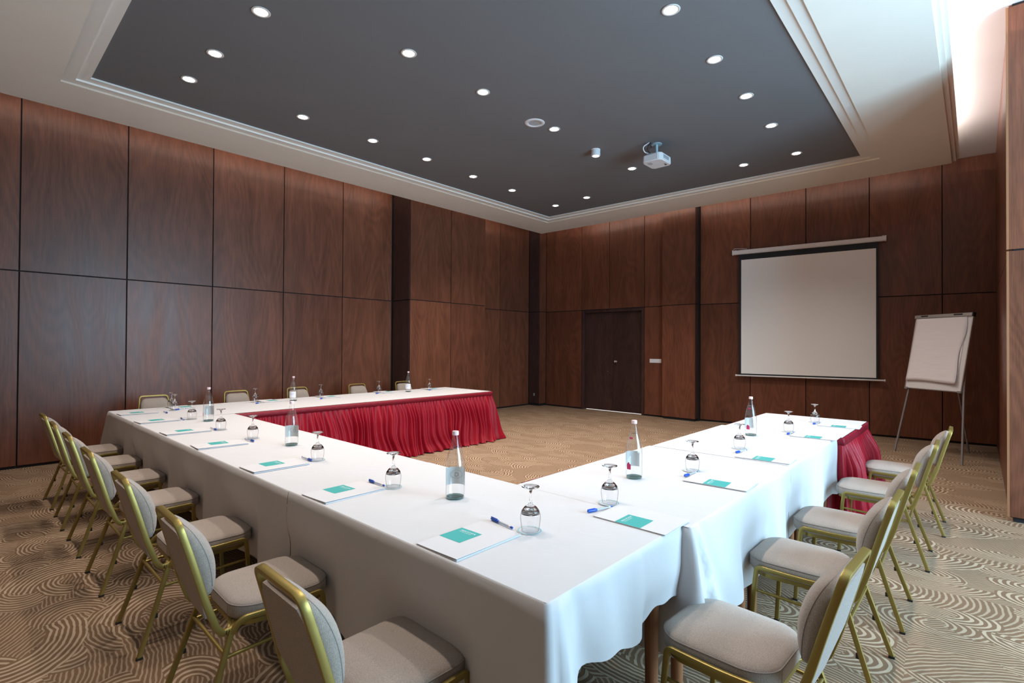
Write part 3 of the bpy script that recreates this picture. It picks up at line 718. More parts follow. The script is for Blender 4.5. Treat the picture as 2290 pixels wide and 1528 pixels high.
def skirt(name, path, label, seed=0.0, flare=0.09):
    t = empty(name, (0, 0, 0)); tag(t, label, 'table skirt', 'red satin table skirts')
    P = [Vector(p) for p in path]; seg = [(a, b, (b-a).length) for a, b in zip(P[:-1], P[1:])]; tot = sum(q[2] for q in seg)
    cor = []; acc = 0
    for q in seg[:-1]: acc += q[2]; cor.append(acc)
    n = int(tot/0.0075); rows = 20; cols = []; band = []
    rnd = random.Random(int(seed*10)+3)
    # irregular pleat phase
    ph = []; x = 0.0; f = 1.0
    for k in range(n+1):
        if k % 14 == 0: f = rnd.uniform(0.65, 1.45)
        x += f; ph.append(x)
    for k in range(n+1):
        s = tot*k/n; r = s
        for a, b, l in seg:
            if r <= l+1e-9 or (a, b, l) == seg[-1]: break
            r -= l
        dr = (b-a).normalized(); p = a+dr*min(r, l); nr = Vector((dr.y, -dr.x)); cw = 0
        for ic, cs_ in enumerate(cor):
            wgt = max(0.0, 1-abs(s-cs_)/0.12)
            if wgt > 0:
                a2, b2, _ = seg[ic]; c2, d2, _ = seg[ic+1]
                n1 = Vector(((b2-a2).normalized().y, -(b2-a2).normalized().x)); n2 = Vector(((d2-c2).normalized().y, -(d2-c2).normalized().x))
                nr = (nr*(1-wgt*.9)+(n1+n2).normalized()*wgt*.9).normalized(); cw = wgt
        w1 = math.sin(ph[k]*2*math.pi*0.0075/0.066); w1 = math.copysign(abs(w1)**0.7, w1); w2 = math.sin(ph[k]*2*math.pi*0.0075/0.170+seed); w3 = noise.noise(Vector((s*3.1, seed, 0)))
        col = []
        for j in range(rows+1):
            u = j/rows; zz = (ZT-0.058)*(1-u)+0.012
            sl_ = 0.045*noise.noise(Vector((s*2.2, u*1.5, seed+5)))*u*4  # folds wander sideways
            env = 0.45+1.1*max(0, 0.5+noise.noise(Vector((s*4.0, seed*3, 1.5)))); amp1 = (0.0015+0.027*min(1, u*3.5)*(1-0.25*u))*env; amp2 = 0.062*u**0.8
            o = 0.008+amp1*(w1*0.9+1)+amp2*(w2*0.5+0.5+w3)+flare*u**1.4
            if u > 0.86: # gathers resting on the carpet
                q = (u-0.86)/0.14; o += 0.045*q*(0.6+0.8*noise.noise(Vector((s*9, q, seed)))); zz += 0.02*q*noise.noise(Vector((s*12, seed, 2)))
            zz = max(zz, 0.008)
            pp = p + dr*sl_
            col.append(bm_s.verts.new((pp.x+nr.x*o, pp.y+nr.y*o, zz))) if False else col.append((pp.x+nr.x*o, pp.y+nr.y*o, zz))
        cols.append(col)
        ob = 0.0165+0.0010*math.sin(s*60)
        band.append([(p.x+nr.x*0.004, p.y+nr.y*0.004, ZT-0.004), (p.x+nr.x*ob, p.y+nr.y*ob, ZT-0.006), (p.x+nr.x*(ob+0.004), p.y+nr.y*(ob+0.004), ZT-0.035), (p.x+nr.x*(ob+0.003), p.y+nr.y*(ob+0.003), ZT-0.066), (p.x+nr.x*0.006, p.y+nr.y*0.006, ZT-0.066)])
    for nm, cc, m in (('pleated_drop', cols, M_satin), ('header_band', band, M_satinband)):
        vs3 = [v for c in cc for v in c]; q = len(cc[0]); fs = [(i*q+j, (i+1)*q+j, (i+1)*q+j+1, i*q+j+1) for i in range(len(cc)-1) for j in range(q-1)]
        me = D.meshes.new(nm); me.from_pydata(vs3, [], fs); me.update(); obj(nm, me, m, t, True)
    return t
skirt('table_skirt', [(XL1+0.01, YF0), (XF, YF0), (XF, YF1)], 'pleated red satin skirt along the inner side of the far table', 1.0, 0.10)
skirt('table_skirt', [(XL1, YI+0.03), (XL1, YF0-0.06)], 'red satin skirt inside the left arm, only a thin red edge showing', 2.0, 0.05)
skirt('table_skirt', [(4.915, 1.30*S), (4.915, 0.846*S), (6.135, 0.846*S), (6.135, 1.802*S), (4.5, 1.81*S), (XL1+0.06, 1.855*S)], 'pleated red satin skirt around the end table of the right arm', 3.0, 0.07)

# ------------------------------------------------------------------ chairs (local: sitter faces +x, rear feet at x=0)
def make_chair():
    t = empty('banquet_chair')
    def top_back(y):  # back plane
        return y
    N = Vector((0.97, 0, 0.24))
    HB = 0.186; HT = 0.150
    prof = [(-0.022, 0.755), (-0.014, 0.730), (0.008, 0.650), (0.042, 0.520), (0.078, 0.415), (0.100, 0.392), (0.128, 0.398)]
    def side(sg):
        return [(x, sg*(HT+(HB-HT)*min(1, (0.838-z)/0.40)), z) for x, z in prof]
    # inverted U: left side up, across, right side down
    Ls = side(1)[::-1]; Rs = side(-1)
    P = Ls[:-1]+[(-0.022, 0.157, 0.757), (-0.0455, HT, 0.838), (-0.0455, -HT, 0.838), (-0.022, -0.157, 0.757)]+Rs[1:]
    P = fillet(P, [0.04]*(len(Ls)-1)+[0.062, 0.062]+[0.04]*(len(Rs)-1), 6)
    bm = bmesh.new(); nr = []
    for i, p in enumerate(P):
        tt = (P[min(i+1, len(P)-1)]-P[max(i-1, 0)]).normalized()
        yy = Vector((0, 1, 0)); v = tt.cross(yy)
        nr.append(N if v.length < 0.75 else (v if v.x > 0 else -v))
    bar(bm, P, nr, 0.018, 0.025, 0.2); obj('back_frame', bm, M_gold, t, 40)
    # rear legs
    for sg in (1, -1):
        bm = bmesh.new()
        A = Vector((0.128, sg*0.192, 0.400)); B = Vector((0.0, sg*0.232, 0.0))
        bar(bm, [A, A.lerp(B, 0.5), B+Vector((0, 0, 0.008))], (1, 0, 0.2), 0.016, 0.021, 0.15); lg = obj('leg', bm, M_gold, t, 40)
        box('foot_cap', (-0.011, sg*0.232-0.011, 0.0), (0.014, sg*0.232+0.011, 0.010), M_blk, lg)
        q = A.lerp(B, 0.56); box('stacking_bumper', (q.x+0.008, q.y-0.006, q.z-0.010), (q.x+0.020, q.y+0.006, q.z+0.010), M_blk, lg)
    # side hoops: rise from the joint, run under the seat, turn down as front legs
    for sg in (1, -1):
        y = sg*0.213
        P = fillet([(0.126, sg*0.194, 0.386), (0.158, sg*0.203, 0.434), (0.300, y, 0.432), (0.480, y, 0.436), (0.492, y, 0.330), (0.510, sg*0.215, 0.008)], [0.03, 0.06, 0.02, 0.06, 0.05], 6)
        bm = bmesh.new(); nr = []
        for i, p in enumerate(P):
            tt = (P[min(i+1, len(P)-1)]-P[max(i-1, 0)]).normalized(); v = tt.cross(Vector((0, 1, 0))); nr.append(v)
        bar(bm, P, nr, 0.016, 0.021, 0.18); lg = obj('leg', bm, M_gold, t, 40)
        box('foot_cap', (0.498, sg*0.215-0.011, 0.0), (0.522, sg*0.215+0.011, 0.010), M_blk, lg)
        bm = bmesh.new(); bar(bm, [(0.096, sg*0.200, 0.305), (0.494, sg*0.205, 0.322)], (0, 0, 1), 0.013, 0.013); obj('stretcher', bm, M_gold, t, 40)
    bm = bmesh.new(); bar(bm, [(0.10, -0.198, 0.318), (0.10, 0.198, 0.318)], (0, 0, 1), 0.013, 0.013); obj('stretcher', bm, M_gold, t, 40)
    for sx in (0.135, 0.20):
        bm = bmesh.new(); bar(bm, fillet([(0.118, -0.185, 0.398), (sx+0.03, -0.06, 0.410), (sx+0.03, 0.06, 0.410), (0.118, 0.185, 0.398)], 0.05, 4), (0, 0, 1), 0.014, 0.010); obj('rear_brace', bm, M_gold, t, 40)
    # seat frame
    cx, cyy = 0.338, 0.0
    out = rrect(0.385, 0.372, 0.10, 7)
    bm = bmesh.new(); a = [bm.verts.new((cx+x, y, 0.386)) for x, y in out]; b = [bm.verts.new((cx+x, y, 0.405)) for x, y in out]; m_ = len(out)
    for i in range(m_): bm.faces.new((a[i], a[(i+1) % m_], b[(i+1) % m_], b[i]))
    bm.faces.new(a[::-1]); bm.faces.new(b); obj('seat_frame', bm, M_gold, t, 40)
    # seat cushion
    def seatring(sc, z, extra=0):
        o_ = rrect(0.405-2*sc, 0.402-2*sc, max(0.02, 0.105-sc), 8)
        res = []
        for x, y in o_:
            tap = 1 - 0.05*(-(x)/0.2 if x < 0 else 0)   # a little narrower at the rear
            res.append((cx+0.004+x, y*tap, z))
        return res
    levels = [(0.018, 0.404), (0.005, 0.409), (0.0, 0.420), (0.0, 0.456), (0.003, 0.464), (0.010, 0.4715), (0.030, 0.479), (0.070, 0.4865), (0.120, 0.4900), (0.170, 0.4910)]
    bm = bmesh.new(); rs = []
    for sc, z in levels: rs.append([bm.verts.new(v) for v in seatring(sc, z)])
    for A, B in zip(rs[:-1], rs[1:]):
        m_ = len(A)
        for i in range(m_): bm.faces.new((A[i], A[(i+1) % m_], B[(i+1) % m_], B[i]))
    bm.faces.new(rs[0][::-1]); bm.faces.new(rs[-1]); seat = obj('seat', bm, M_fab, t, True)
    for z, sc in ((0.463, 0.0015),):
        pr = [Vector(v) for v in seatring(sc, z)]; pr.append(pr[0]); bm = bmesh.new(); tube(bm, pr, 0.0024, 6); obj('piping', bm, M_pip, seat, True)
    # back cushion & rear panel in the back plane
    def BP(h, y, o):   # h = height along the plane measured from z, o = forward offset
        # centre line of back frame
        zs = [q[1] for q in prof][::-1]; xs = [q[0] for q in prof][::-1]
        x = None
        pr2 = [(0.078, 0.415), (0.042, 0.520), (0.008, 0.650), (-0.022, 0.755), (-0.0455, 0.838)]
        for (xa_, za), (xb_, zb) in zip(pr2[:-1], pr2[1:]):
            if h <= zb or (xb_, zb) == pr2[-1]:
                x = xa_+(xb_-xa_)*(h-za)/(zb-za); break
        return Vector((x+o*0.965, y, h+o*0.26))
    # outline (y,h)
    def outline(ins):
        w_t, w_b = 0.163-ins, 0.170-ins
        P2 = [(w_b*0.93, 0.520+ins), (w_b, 0.56), (w_t+0.003, 0.74), (w_t-0.028+ins*0.3, 0.812-ins), (-(w_t-0.028+ins*0.3), 0.812-ins), (-(w_t+0.003), 0.74), (-w_b, 0.56), (-w_b*0.93, 0.520+ins)]
        V = [Vector((a_, b_, 0)) for a_, b_ in P2]; V = V+[V[0], V[1]]
        F = fillet(V, 0.045, 4); return [(v.x, v.y) for v in F[5:-1]]
    def closed(ins):
        cs = [(-(0.166-ins), 0.535+ins), (0.166-ins, 0.535+ins), (0.150-ins, 0.735-ins*0.5), (0.122-ins*0.8, 0.806-ins), (-(0.122-ins*0.8), 0.806-ins), (-(0.150-ins), 0.735-ins*0.5)]
        rr = [0.03, 0.03, 0.05, 0.045, 0.045, 0.05]; pts = []; n_ = len(cs)
        for i in range(n_):
            p = Vector(cs[i]); pr_ = Vector(cs[i-1]); nx = Vector(cs[(i+1) % n_]); r = rr[i]
            A_ = p+(pr_-p).normalized()*min(r, (pr_-p).length*.45); B_ = p+(nx-p).normalized()*min(r, (nx-p).length*.45)
            for k in range(5):
                u = k/4; q = (1-u)**2*A_+2*u*(1-u)*p+u*u*B_; pts.append((q.x, q.y))
            nr_ = nx+(p-nx).normalized()*min(rr[(i+1) % n_], (p-nx).length*.45)
            m2 = 5 if i in (1, 5) else 2
            for k in range(1, m2+1):
                q = B_.lerp(nr_, k/(m2+1)); pts.append((q.x, q.y))
        return pts
    lv = [(0.0, 0.004), (0.0, 0.034), (0.001, 0.046), (0.008, 0.058), (0.024, 0.068), (0.048, 0.075), (0.085, 0.079)]
    bm = bmesh.new(); rs = []
    for ins, o in lv:
        ring = []
        for y, h in closed(ins):
            bul = math.sin(max(0, min(1, (h-0.53)/0.28))*math.pi)**0.6
            ring.append(bm.verts.new(BP(h, y, o*(0.40+0.70*bul) if o > 0.004 else o)))
        rs.append(ring)
    for A, B in zip(rs[:-1], rs[1:]):
        m_ = len(A)
        for i in range(m_): bm.faces.new((A[i], A[(i+1) % m_], B[(i+1) % m_], B[i]))
    bm.faces.new(rs[0][::-1]); bm.faces.new(rs[-1]); bmesh.ops.recalc_face_normals(bm, faces=bm.faces)
    bk = obj('backrest', bm, M_fab, t, True)
    bm = bmesh.new(); pr = [BP(h, y, 0.047*(0.40+0.70*math.sin(max(0, min(1, (h-0.53)/0.28))*math.pi)**0.6)) for y, h in closed(0.002)]; pr.append(pr[0]); tube(bm, pr, 0.002, 6); obj('piping', bm, M_pip, bk, True)
    # rear fabric panel, tapering below the cushion
    oy = [(-0.170, 0.56), (-0.148, 0.755), (-0.115, 0.798), (0.115, 0.798), (0.148, 0.755), (0.170, 0.56), (0.085, 0.425), (-0.085, 0.425)]
    bm = bmesh.new()
    grid_f = [bm.verts.new(BP(h, y, 0.002)) for y, h in oy]; grid_b = [bm.verts.new(BP(h, y, -0.010)) for y, h in oy]
    bm.faces.new(grid_f); bm.faces.new(grid_b[::-1])
    for i in range(8): bm.faces.new((grid_f[i], grid_b[i], grid_b[(i+1) % 8], grid_f[(i+1) % 8]))
    bmesh.ops.recalc_face_normals(bm, faces=bm.faces)
    obj('rear_panel', bm, M_fabbk, t)
    return t
proto = make_chair()
ords = ['nearest', 'second', 'third', 'fourth', 'fifth', 'sixth', 'farthest']
chairs = []
for i, y in enumerate([1.455, 2.325, 3.18, 4.08, 4.89, 5.66, 6.40]):
    lab = ['nearest gold-framed taupe chair in the left row, cropped by the bottom of the photo', 'second chair from the camera in the left row, back and seat fully in view',
           'third chair from the camera in the left row', 'middle chair of the left row, fourth from the camera', 'fifth chair from the camera in the left row', 'sixth chair from the camera in the left row, next to last', 'farthest chair of the left row, beside the wood wall'][i]
    chairs.append(((0.67 if i == 0 else 0.612)+random.uniform(-.005, .005), y, random.uniform(-.02, .02), lab, 'gold-framed chairs along the left arm'))
for i, x in enumerate([1.905, 2.85, 3.615, 4.66, 5.56]):
    lab = ['nearest chair on the right side, its seat large in the lower right', 'second chair from the camera in the right row', 'middle chair of the right row, third from the camera', 'fourth chair from the camera in the right row', 'farthest chair of the right row, by the red skirt and easel'][i]
    chairs.append((x, [0.325, .315, .300, .26, .215][i], R90+[-0.05, -.01, .01, 0.02, .03][i], lab, 'gold-framed chairs along the right arm'))
for i, x in enumerate([1.74, 2.72, 3.60, 4.63, 5.56]):
    lab = ['chair behind the far table at its left corner, only the back top showing', 'chair behind the far table, second from the left', 'chair behind the far table partly hidden by a standing bottle', 'chair behind the far table, fourth from the left', 'rightmost chair behind the far table, beside a bottle'][i]
    chairs.append((x, 7.76, -R90, lab, 'chairs behind the far table'))
for i, (x, y, rz, lab, grp) in enumerate(chairs):
    c = proto if i == 0 else copy_tree(proto)
    c.location = (x, y, 0); c.rotation_euler = (0, 0, rz); tag(c, lab+(', gold frame and taupe seat' if len(lab.split()) < 10 else ''), 'chair', grp)

# ------------------------------------------------------------------ table-top things
ZC = ZT + 0.0012
def text_mesh(s, size, align='LEFT'):
    cu = D.curves.new('lettering', 'FONT'); cu.body = s; cu.size = size; cu.align_x = align; cu.resolution_u = 2; cu.extrude = 0.0
    o = D.objects.new('lettering', cu); C.objects.link(o); dg = bpy.context.evaluated_depsgraph_get(); me = D.meshes.new_from_object(o.evaluated_get(dg)); D.objects.remove(o); return me
def shift(me, M): me.transform(M); return me
# folder; local +x = up the page (away from the reader), +y = reader's left
def make_folder():
    t = empty('folder')
    W2, H2 = 0.111, 0.164
    bm = bmesh.new(); add_box(bm, (-H2, -W2, 0), (H2, W2, 0.0016), 0.0); add_box(bm, (-H2+0.004, -W2+0.003, 0.0018), (H2-0.004, W2-0.004, 0.0036)); obj('back_cover', bm, M_paperedge, t)
    # front cover lifts a little at the open edge and lower corners
    bm = bmesh.new(); NX = 12; g = []; NY = 8
    for i in range(NX+1):
        r = []
        for j in range(NY+1):
            x = -H2+2*H2*i/NX; y = -W2+2*W2*j/NY
            u = (W2-y)/(2*W2); z = 0.0044 + 0.0045*u**1.5*(0.6+0.4*(1-i/NX))
            r.append(bm.verts.new((x, y, z)))
        g.append(r)
    for i in range(NX):
        for j in range(NY): bm.faces.new((g[i][j], g[i+1][j], g[i+1][j+1], g[i][j+1]))
    ex = bmesh.ops.extrude_face_region(bm, geom=list(bm.faces)); bmesh.ops.translate(bm, vec=(0, 0, -0.0008), verts=[v for v in ex['geom'] if isinstance(v, bmesh.types.BMVert)])
    bmesh.ops.recalc_face_normals(bm, faces=bm.faces)
    cv = obj('front_cover', bm, M_paper, t)
    def zc(x, y): u = (W2-y)/(2*W2); return 0.0044+0.0045*u**1.5*(0.6+0.4*(1-(x+H2)/(2*H2)))
    bm = bmesh.new(); q = []
    for i in range(5):
        r = []
        for j in range(5):
            x = -0.057+0.116*i/4; y = W2-0.1165+0.1155*j/4; r.append(bm.verts.new((x, y, zc(x, y)+0.0004)))
        q.append(r)
    for i in range(4):
        for j in range(4): bm.faces.new((q[i][j], q[i+1][j], q[i+1][j+1], q[i][j+1]))
    bmesh.ops.recalc_face_normals(bm, faces=bm.faces)
    for f in bm.faces:
        if f.normal.z < 0: f.normal_flip()
    obj('printed_square', bm, M_teal, cv)
    # reading direction is -y, up is +x
    M0 = Matrix.Rotation(-R90, 4, 'Z')
    me = text_mesh('IBEROSTAR\u2605', 0.0135); me.transform(Matrix.Translation((0.034, 0.090, 0)) @ M0)
    me2 = text_mesh('HOTELS & RESORTS', 0.0075); me2.transform(Matrix.Translation((0.024, 0.088, 0)) @ M0)
    for m_ in (me, me2):
        for v in m_.vertices: v.co.z = zc(v.co.x, v.co.y)+0.0009
        m_.materials.clear(); obj('lettering', m_, M_white_print, cv)
    return t
fol = make_folder()
FD = []
near_names = ['on the left arm nearest the camera', 'second from the camera on the left arm', 'third from the camera on the left arm', 'fourth from the camera on the left arm', 'fifth from the camera on the left arm', 'sixth from the camera on the left arm', 'in the far left corner, last of the left arm']
for i, y in enumerate([1.450, 2.385, 3.215, 4.185, 5.01, 5.90, 6.70]):
    FD.append((1.352*S if i else 1.352*S, y*S, 0.0+[0.0, .03, .0, -.06, 0, 0.03, 0][i], 'white folder with teal square '+near_names[i], 'folders on the left arm'))
for i, (x, y) in enumerate([(2.02, 1.085), (2.88, 1.06), (3.72, 1.065), (4.90, 1.02), (5.73, 0.985)]):
    FD.append((x*S, y*S, R90+[0, .05, .03, .02, .05][i], 'white folder with teal square, '+['nearest the camera on the right arm', 'second from the camera on the right arm', 'third on the right arm, on the cloth seam', 'fourth on the right arm', 'last on the right arm'][i], 'folders on the right arm'))
for i, x in enumerate([1.80, 2.80, 3.62, 4.62, 5.52]):
    FD.append((x*0.985, [6.80, 6.80, 6.77, 6.84, 6.80][i], -R90, 'white folder on the far table, '+['leftmost, behind two upturned glasses', 'second from its left end', 'third from its left, right of the standing bottle', 'fourth from its left end', 'rightmost, beside the last glass'][i], 'folders on the far table'))
for i, (x, y, rz, lab, grp) in enumerate(FD):
    c = fol if i == 0 else copy_tree(fol); c.location = (x, y, ZC); c.rotation_euler = (0, 0, rz); tag(c, lab, 'folder', grp)
# pens : local x from cap end to tip end
def make_pen():
    t = empty('ballpoint_pen'); Mx = Matrix.Rotation(R90, 4, 'Y')
    bm = bmesh.new(); lathe(bm, [(0, 0.045), (0.0042, 0.045), (0.0042, 0.128), (0, 0.128)], 10, Mx); obj('barrel', bm, M_penbody, t, 40)
    bm = bmesh.new(); lathe(bm, [(0, 0), (0.004, 0.002), (0.0062, 0.010), (0.0062, 0.050), (0.005, 0.054), (0, 0.054)], 12, Mx); add_box(bm, (0.002, -0.0018, 0.005), (0.044, 0.0018, 0.0088)); obj('cap', bm, M_pen, t, 40)
    bm = bmesh.new(); lathe(bm, [(0, 0.120), (0.0045, 0.120), (0.0045, 0.132), (0, 0.132)], 10, Mx); obj('collar', bm, M_pentip, t, 40)
    bm = bmesh.new(); lathe(bm, [(0, 0.132), (0.0046, 0.132), (0.0046, 0.142), (0.003, 0.144), (0, 0.144)], 10, Mx); obj('end_plug', bm, M_pen, t, 40)
    return t
pen = make_pen(); PZ = ZC+0.0062
PN = [((1.613, 1.594), (1.589, 1.434)), ((1.59, 2.541), (1.591, 2.38)), ((1.605, 3.254), (1.613, 3.424)), ((1.61, 4.225), (1.598, 4.404)), ((1.597, 5.037), (1.597, 5.252)), ((1.593, 6.086), (1.586, 5.93)), ((1.614, 6.66), (1.615, 6.82)),
      ((1.983, 1.336), (2.122, 1.293)), ((2.924, 1.287), (3.088, 1.271)), ((3.839, 1.304), (3.976, 1.277)), ((4.968, 1.249), (5.142, 1.238)), ((5.82, 1.228), (5.97, 1.203)),
      ((2.659, 6.934), (2.78, 7.02)), ((1.75, 6.89), (1.876, 6.978)), ((3.52, 6.90), (3.67, 6.99)), ((4.52, 7.05), (4.67, 7.08)), ((5.53, 6.99), (5.68, 7.04))]
pl = ['beside the nearest folder of the left arm', 'beside the second folder of the left arm', 'beside the third folder of the left arm', 'beside the fourth folder of the left arm', 'beside the fifth folder of the left arm', 'beside the sixth folder of the left arm', 'beside the corner folder of the left arm',
      'beside the nearest folder of the right arm', 'beside the second folder of the right arm', 'beside the third folder of the right arm', 'beside the fourth folder of the right arm', 'beside the last folder of the right arm',
      'beside the second folder on the far table', 'beside the leftmost folder on the far table', 'beside the third folder on the far table', 'beside the fourth folder on the far table', 'beside the rightmost folder on the far table']
for i, (a, b) in enumerate(PN):
    c = pen if i == 0 else copy_tree(pen)
    c.location = (a[0]*0.948, a[1]*0.948, PZ); c.rotation_euler = (0, 0, math.atan2(b[1]-a[1], b[0]-a[0])); tag(c, 'blue capped ballpoint pen '+pl[i], 'pen', 'blue ballpoint pens')
# glasses
def make_glass():
    prof = [(0.0340, 0.0005), (0.0375, 0.020), (0.0405, 0.045), (0.0400, 0.060), (0.0350, 0.078), (0.0240, 0.092), (0.0110, 0.101), (0.0060, 0.112), (0.0046, 0.130), (0.0048, 0.148), (0.0080, 0.160), (0.0200, 0.1675), (0.0350, 0.1705), (0.0358, 0.1722), (0.0340, 0.1735), (0.0, 0.1728)]
    inner = [(0.0, 0.0905), (0.014, 0.0885), (0.0238, 0.0845), (0.0335, 0.0740), (0.0383, 0.0590), (0.0389, 0.045), (0.0360, 0.020), (0.0327, 0.0005)]
    bm = bmesh.new(); lathe(bm, inner+prof, 32); bmesh.ops.remove_doubles(bm, verts=bm.verts, dist=1e-6); bmesh.ops.recalc_face_normals(bm, faces=bm.faces)
    return obj('stemmed_glass', bm, M_glass, None, True)
def make_glass2():
    t = empty('stemmed_glass')
    bw = [(0.0340, 0.0005), (0.0375, 0.020), (0.0405, 0.045), (0.0402, 0.058), (0.0385, 0.0670)]
    bm = bmesh.new(); lathe(bm, bw, 32); obj('bowl', bm, M_bowl, t, True)
    bm = bmesh.new(); bmr = []
    for k in range(33): a = 2*math.pi*k/32; bmr.append(Vector((0.034*math.cos(a), 0.034*math.sin(a), 0.0008)))
    tube(bm, bmr, 0.0007, 5); obj('rim', bm, M_glass, t, True)
    st = [(0.0, 0.0865), (0.0140, 0.0850), (0.0238, 0.0810), (0.0315, 0.0745), (0.0362, 0.0675), (0.0385, 0.0670), (0.0350, 0.0780), (0.0240, 0.0920), (0.0110, 0.101), (0.0060, 0.112), (0.0046, 0.130), (0.0048, 0.148), (0.0080, 0.160), (0.0200, 0.1675), (0.0350, 0.1705), (0.0358, 0.1722), (0.0340, 0.1735), (0.0, 0.1728)]
    bm = bmesh.new(); lathe(bm, st, 32); bmesh.ops.recalc_face_normals(bm, faces=bm.faces); obj('stem_and_foot', bm, M_glass, t, True)
    return t
gl = make_glass2()
def make_coaster():
    t = empty('coaster'); bm = bmesh.new(); lathe(bm, [(0, 0), (0.050, 0), (0.0505, 0.0006), (0.050, 0.0012), (0, 0.0012)], 36); obj('paper_disc', bm, M_paper, t, 40)
    bm = bmesh.new(); lathe(bm, [(0.0435, 0.0015), (0.0475, 0.0015)], 40); obj('printed_ring', bm, M_ring, t)
    return t
co = make_coaster()
GP = [(1.63, 1.385), (1.62, 2.355), (1.655, 3.28), (1.67, 4.42), (1.64, 5.07), (1.665, 5.99), (1.74, 6.90), (2.185, 1.345), (3.11, 1.32), (4.05, 1.35), (5.17, 1.29), (6.02, 1.255), (1.79, 7.20), (2.73, 7.15), (3.68, 7.20), (4.70, 7.24), (5.62, 7.09)]
GP = [(x*1.0, y*1.0) for x, y in GP]
gn = ['nearest the camera on the left arm', 'second from the camera on the left arm', 'third from the camera on the left arm', 'fourth from the camera on the left arm', 'fifth from the camera, just before the far bottle', 'sixth on the left arm, left of the far bottle', 'at the left corner, front one of a pair',
      'nearest the camera on the right arm', 'second from the camera on the right arm', 'third on the right arm, before the bottle', 'fourth on the right arm, right of the bottle', 'last on the right arm near its end',
      'at the far left corner, rear of a pair', 'on the far table between the first two chairs', 'on the far table right of the standing bottle', 'on the far table left of the last bottle', 'rightmost on the far table']
for i, (x, y) in enumerate(GP):
    x, y = x*0.948, y*0.948
    if i == 12: x, y = 1.70, 6.86
    if i == 6: x, y = 1.655, 6.56
    c = co if i == 0 else copy_tree(co); c.location = (x, y, ZC if True else 0); tag(c, 'paper coaster, its glass '+gn[i], 'coaster', 'paper coasters')
    g = gl if i == 0 else copy_tree(gl); g.location = (x+0.003, y-0.002, ZC+0.0018); g.rotation_euler = (0, 0, i*1.1); tag(g, 'upturned stemmed glass '+gn[i], 'glass', 'upturned stemmed glasses')
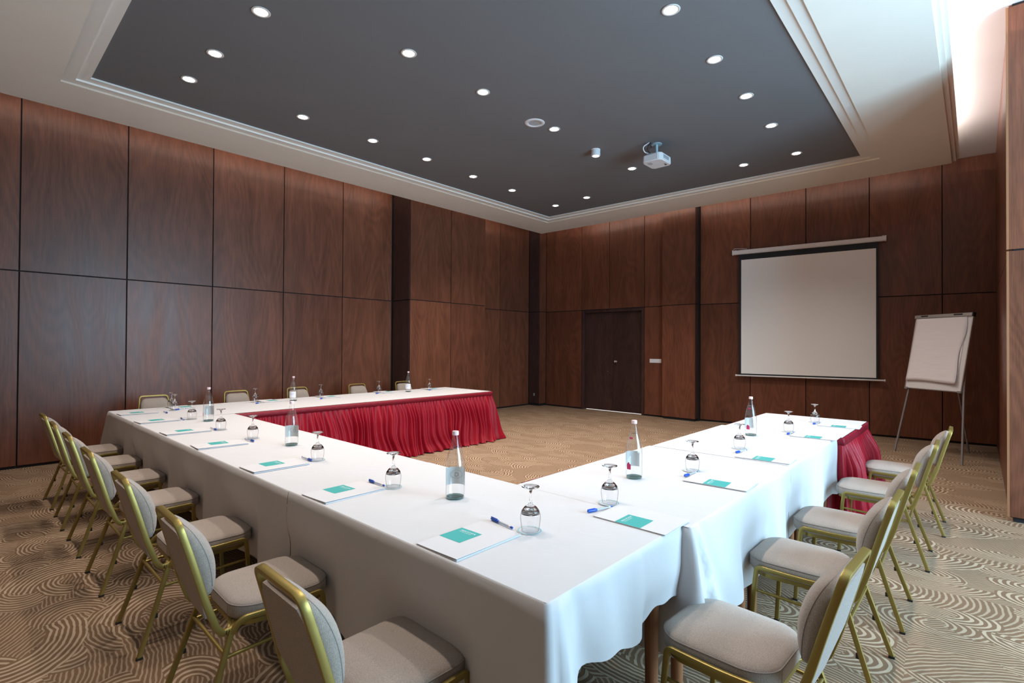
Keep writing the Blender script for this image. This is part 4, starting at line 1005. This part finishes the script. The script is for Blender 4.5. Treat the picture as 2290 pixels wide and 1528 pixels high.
# bottles
def arc_patch(r, a0, a1, z0, z1, n=14):
    bm = bmesh.new(); A = []; B = []
    for k in range(n+1):
        a = a0+(a1-a0)*k/n; A.append(bm.verts.new((r*math.cos(a), r*math.sin(a), z0))); B.append(bm.verts.new((r*math.cos(a), r*math.sin(a), z1)))
    for k in range(n): bm.faces.new((A[k], A[k+1], B[k+1], B[k]))
    return bm
BP_ = [(0.030, 0.0), (0.042, 0.001), (0.0452, 0.008), (0.0456, 0.020), (0.0456, 0.145), (0.0446, 0.162), (0.0415, 0.184), (0.0360, 0.208), (0.0290, 0.232), (0.0220, 0.256), (0.0170, 0.278), (0.0142, 0.296), (0.0140, 0.306)]
def make_bottle(kind):
    t = empty('water_bottle')
    inner = [(max(0.001, r-0.0028), z) for r, z in BP_[3:]]
    inner = [(0.0, 0.010), (0.030, 0.008)]+inner
    bm = bmesh.new(); lathe(bm, [(0, 0.004)]+BP_+[(0.0105, 0.305)], 32); bmesh.ops.remove_doubles(bm, verts=bm.verts, dist=1e-6); bmesh.ops.recalc_face_normals(bm, faces=bm.faces)
    obj('glass_body', bm, M_bottle, t, True)
    wl_ = [(0.0, 0.0115), (0.0385, 0.0115)]+[(r-0.0024, z) for r, z in BP_[3:9]]+[(0.0222, 0.246), (0.0, 0.246)]
    bm = bmesh.new(); lathe(bm, wl_, 32); bmesh.ops.recalc_face_normals(bm, faces=bm.faces); obj('water', bm, M_water, t, 50)
    bm = bmesh.new(); lathe(bm, [(0, 0.0015), (0.036, 0.0015), (0.0415, 0.006), (0.0415, 0.010), (0.032, 0.0085), (0, 0.006)], 32); bmesh.ops.recalc_face_normals(bm, faces=bm.faces); obj('thick_base', bm, M_base, t, 40)
    bm = bmesh.new(); lathe(bm, [(0.0150, 0.301), (0.0158, 0.303), (0.0155, 0.317), (0.0145, 0.320), (0, 0.3205)], 20); obj('cap', bm, M_cap, t, 40)
    R_ = 0.0461
    # camera looks along +x+y : near side of a bottle faces angle ~ -140deg (local frame, un-rotated)
    if kind == 'back':      # label is on the far side, seen through the bottle
        obj('label', arc_patch(R_, math.radians(-40), math.radians(130), 0.055, 0.138, 18), M_label, t, True)
        bm = bmesh.new(); k = 28
        for r0 in (0.028,):
            ri = [[], []]
            for i in range(k):
                a = 2*math.pi*i/k
                for q, rr in enumerate((r0, r0-0.0016)):
                    th_ = math.radians(40)-rr*math.cos(a)*1.15/R_; ri[q].append(bm.verts.new(((R_-0.0006)*math.cos(th_), (R_-0.0006)*math.sin(th_), 0.102+rr*math.sin(a)*0.72)))
            for i in range(k): bm.faces.new((ri[0][i], ri[0][(i+1) % k], ri[1][(i+1) % k], ri[1][i]))
        obj('oval_print', bm, M_ink, t)
        me = text_mesh('D', 0.030, 'CENTER')
        for v in me.vertices:
            th_ = math.radians(40)-v.co.x/R_; v.co = Vector(((R_-0.0007)*math.cos(th_), (R_-0.0007)*math.sin(th_), 0.090+v.co.y))
        me.materials.clear(); obj('lettering', me, M_ink, t)
    elif kind == 'crest':
        obj('label', arc_patch(R_, math.radians(-10), math.radians(120), 0.055, 0.140, 18), M_label, t, True)
        bm = arc_patch(R_+0.0002, math.radians(152), math.radians(186), 0.052, 0.094, 8)
        for v in bm.verts:
            if v.co.z > 0.09: v.co.z -= 0.016*abs(math.atan2(v.co.y, v.co.x)-math.radians(168))/0.3 if v.co.y > 0 else 0.012
        obj('crest_print', bm, M_crest, t)
        obj('neck_print', arc_patch(0.0335, math.radians(160), math.radians(195), 0.219, 0.229, 5), M_crest, t)
    else:
        obj('label', arc_patch(R_, math.radians(-215), math.radians(-75), 0.045, 0.125, 18), M_labelw, t, True)
        me = text_mesh('Rocha', 0.022, 'CENTER')
        me.clear_geometry()
        D.meshes.remove(me)
        bm = bmesh.new(); pts = []
        for k in range(40):
            u = k/39; th_ = math.radians(-165+60*u); pts.append(Vector(((R_+0.0006)*math.cos(th_), (R_+0.0006)*math.sin(th_), 0.088+0.010*math.sin(u*22)*(1-0.4*u)+0.01*u)))
        tube(bm, pts, 0.0007, 4); obj('script_print', bm, M_inkb, t)
    return t
BT = [((1.722, 1.958), 'back', 'tall glass water bottle nearest the camera, label seen from behind'), ((2.708, 1.497), 'crest', 'glass water bottle with red crest, nearer of two on the right arm'),
      ((4.724, 1.476), 'crest', 'glass water bottle with red crest, farther of two on the right arm'), ((1.761, 3.897), 'back', 'glass water bottle midway along the left arm, in front of red skirting'),
      ((1.739, 5.718), 'crest', 'glass water bottle near the far left corner between upturned glasses'), ((3.163, 6.959), 'white', 'glass water bottle with white label standing left on the far table'), ((5.126, 7.022), 'white', 'glass water bottle with white label standing right on the far table')]
pr_ = {}
for i, ((x, y), k, lab) in enumerate(BT):
    if k in pr_: c = copy_tree(pr_[k])
    else: c = make_bottle(k); pr_[k] = c
    c.location = (x*0.948, y*0.948, ZC); tag(c, lab, 'bottle', 'glass water bottles')
cyc = bpy.context.scene.cycles; cyc.max_bounces = 14; cyc.transmission_bounces = 14; cyc.transparent_max_bounces = 24; cyc.diffuse_bounces = 6
bpy.context.view_layer.update()
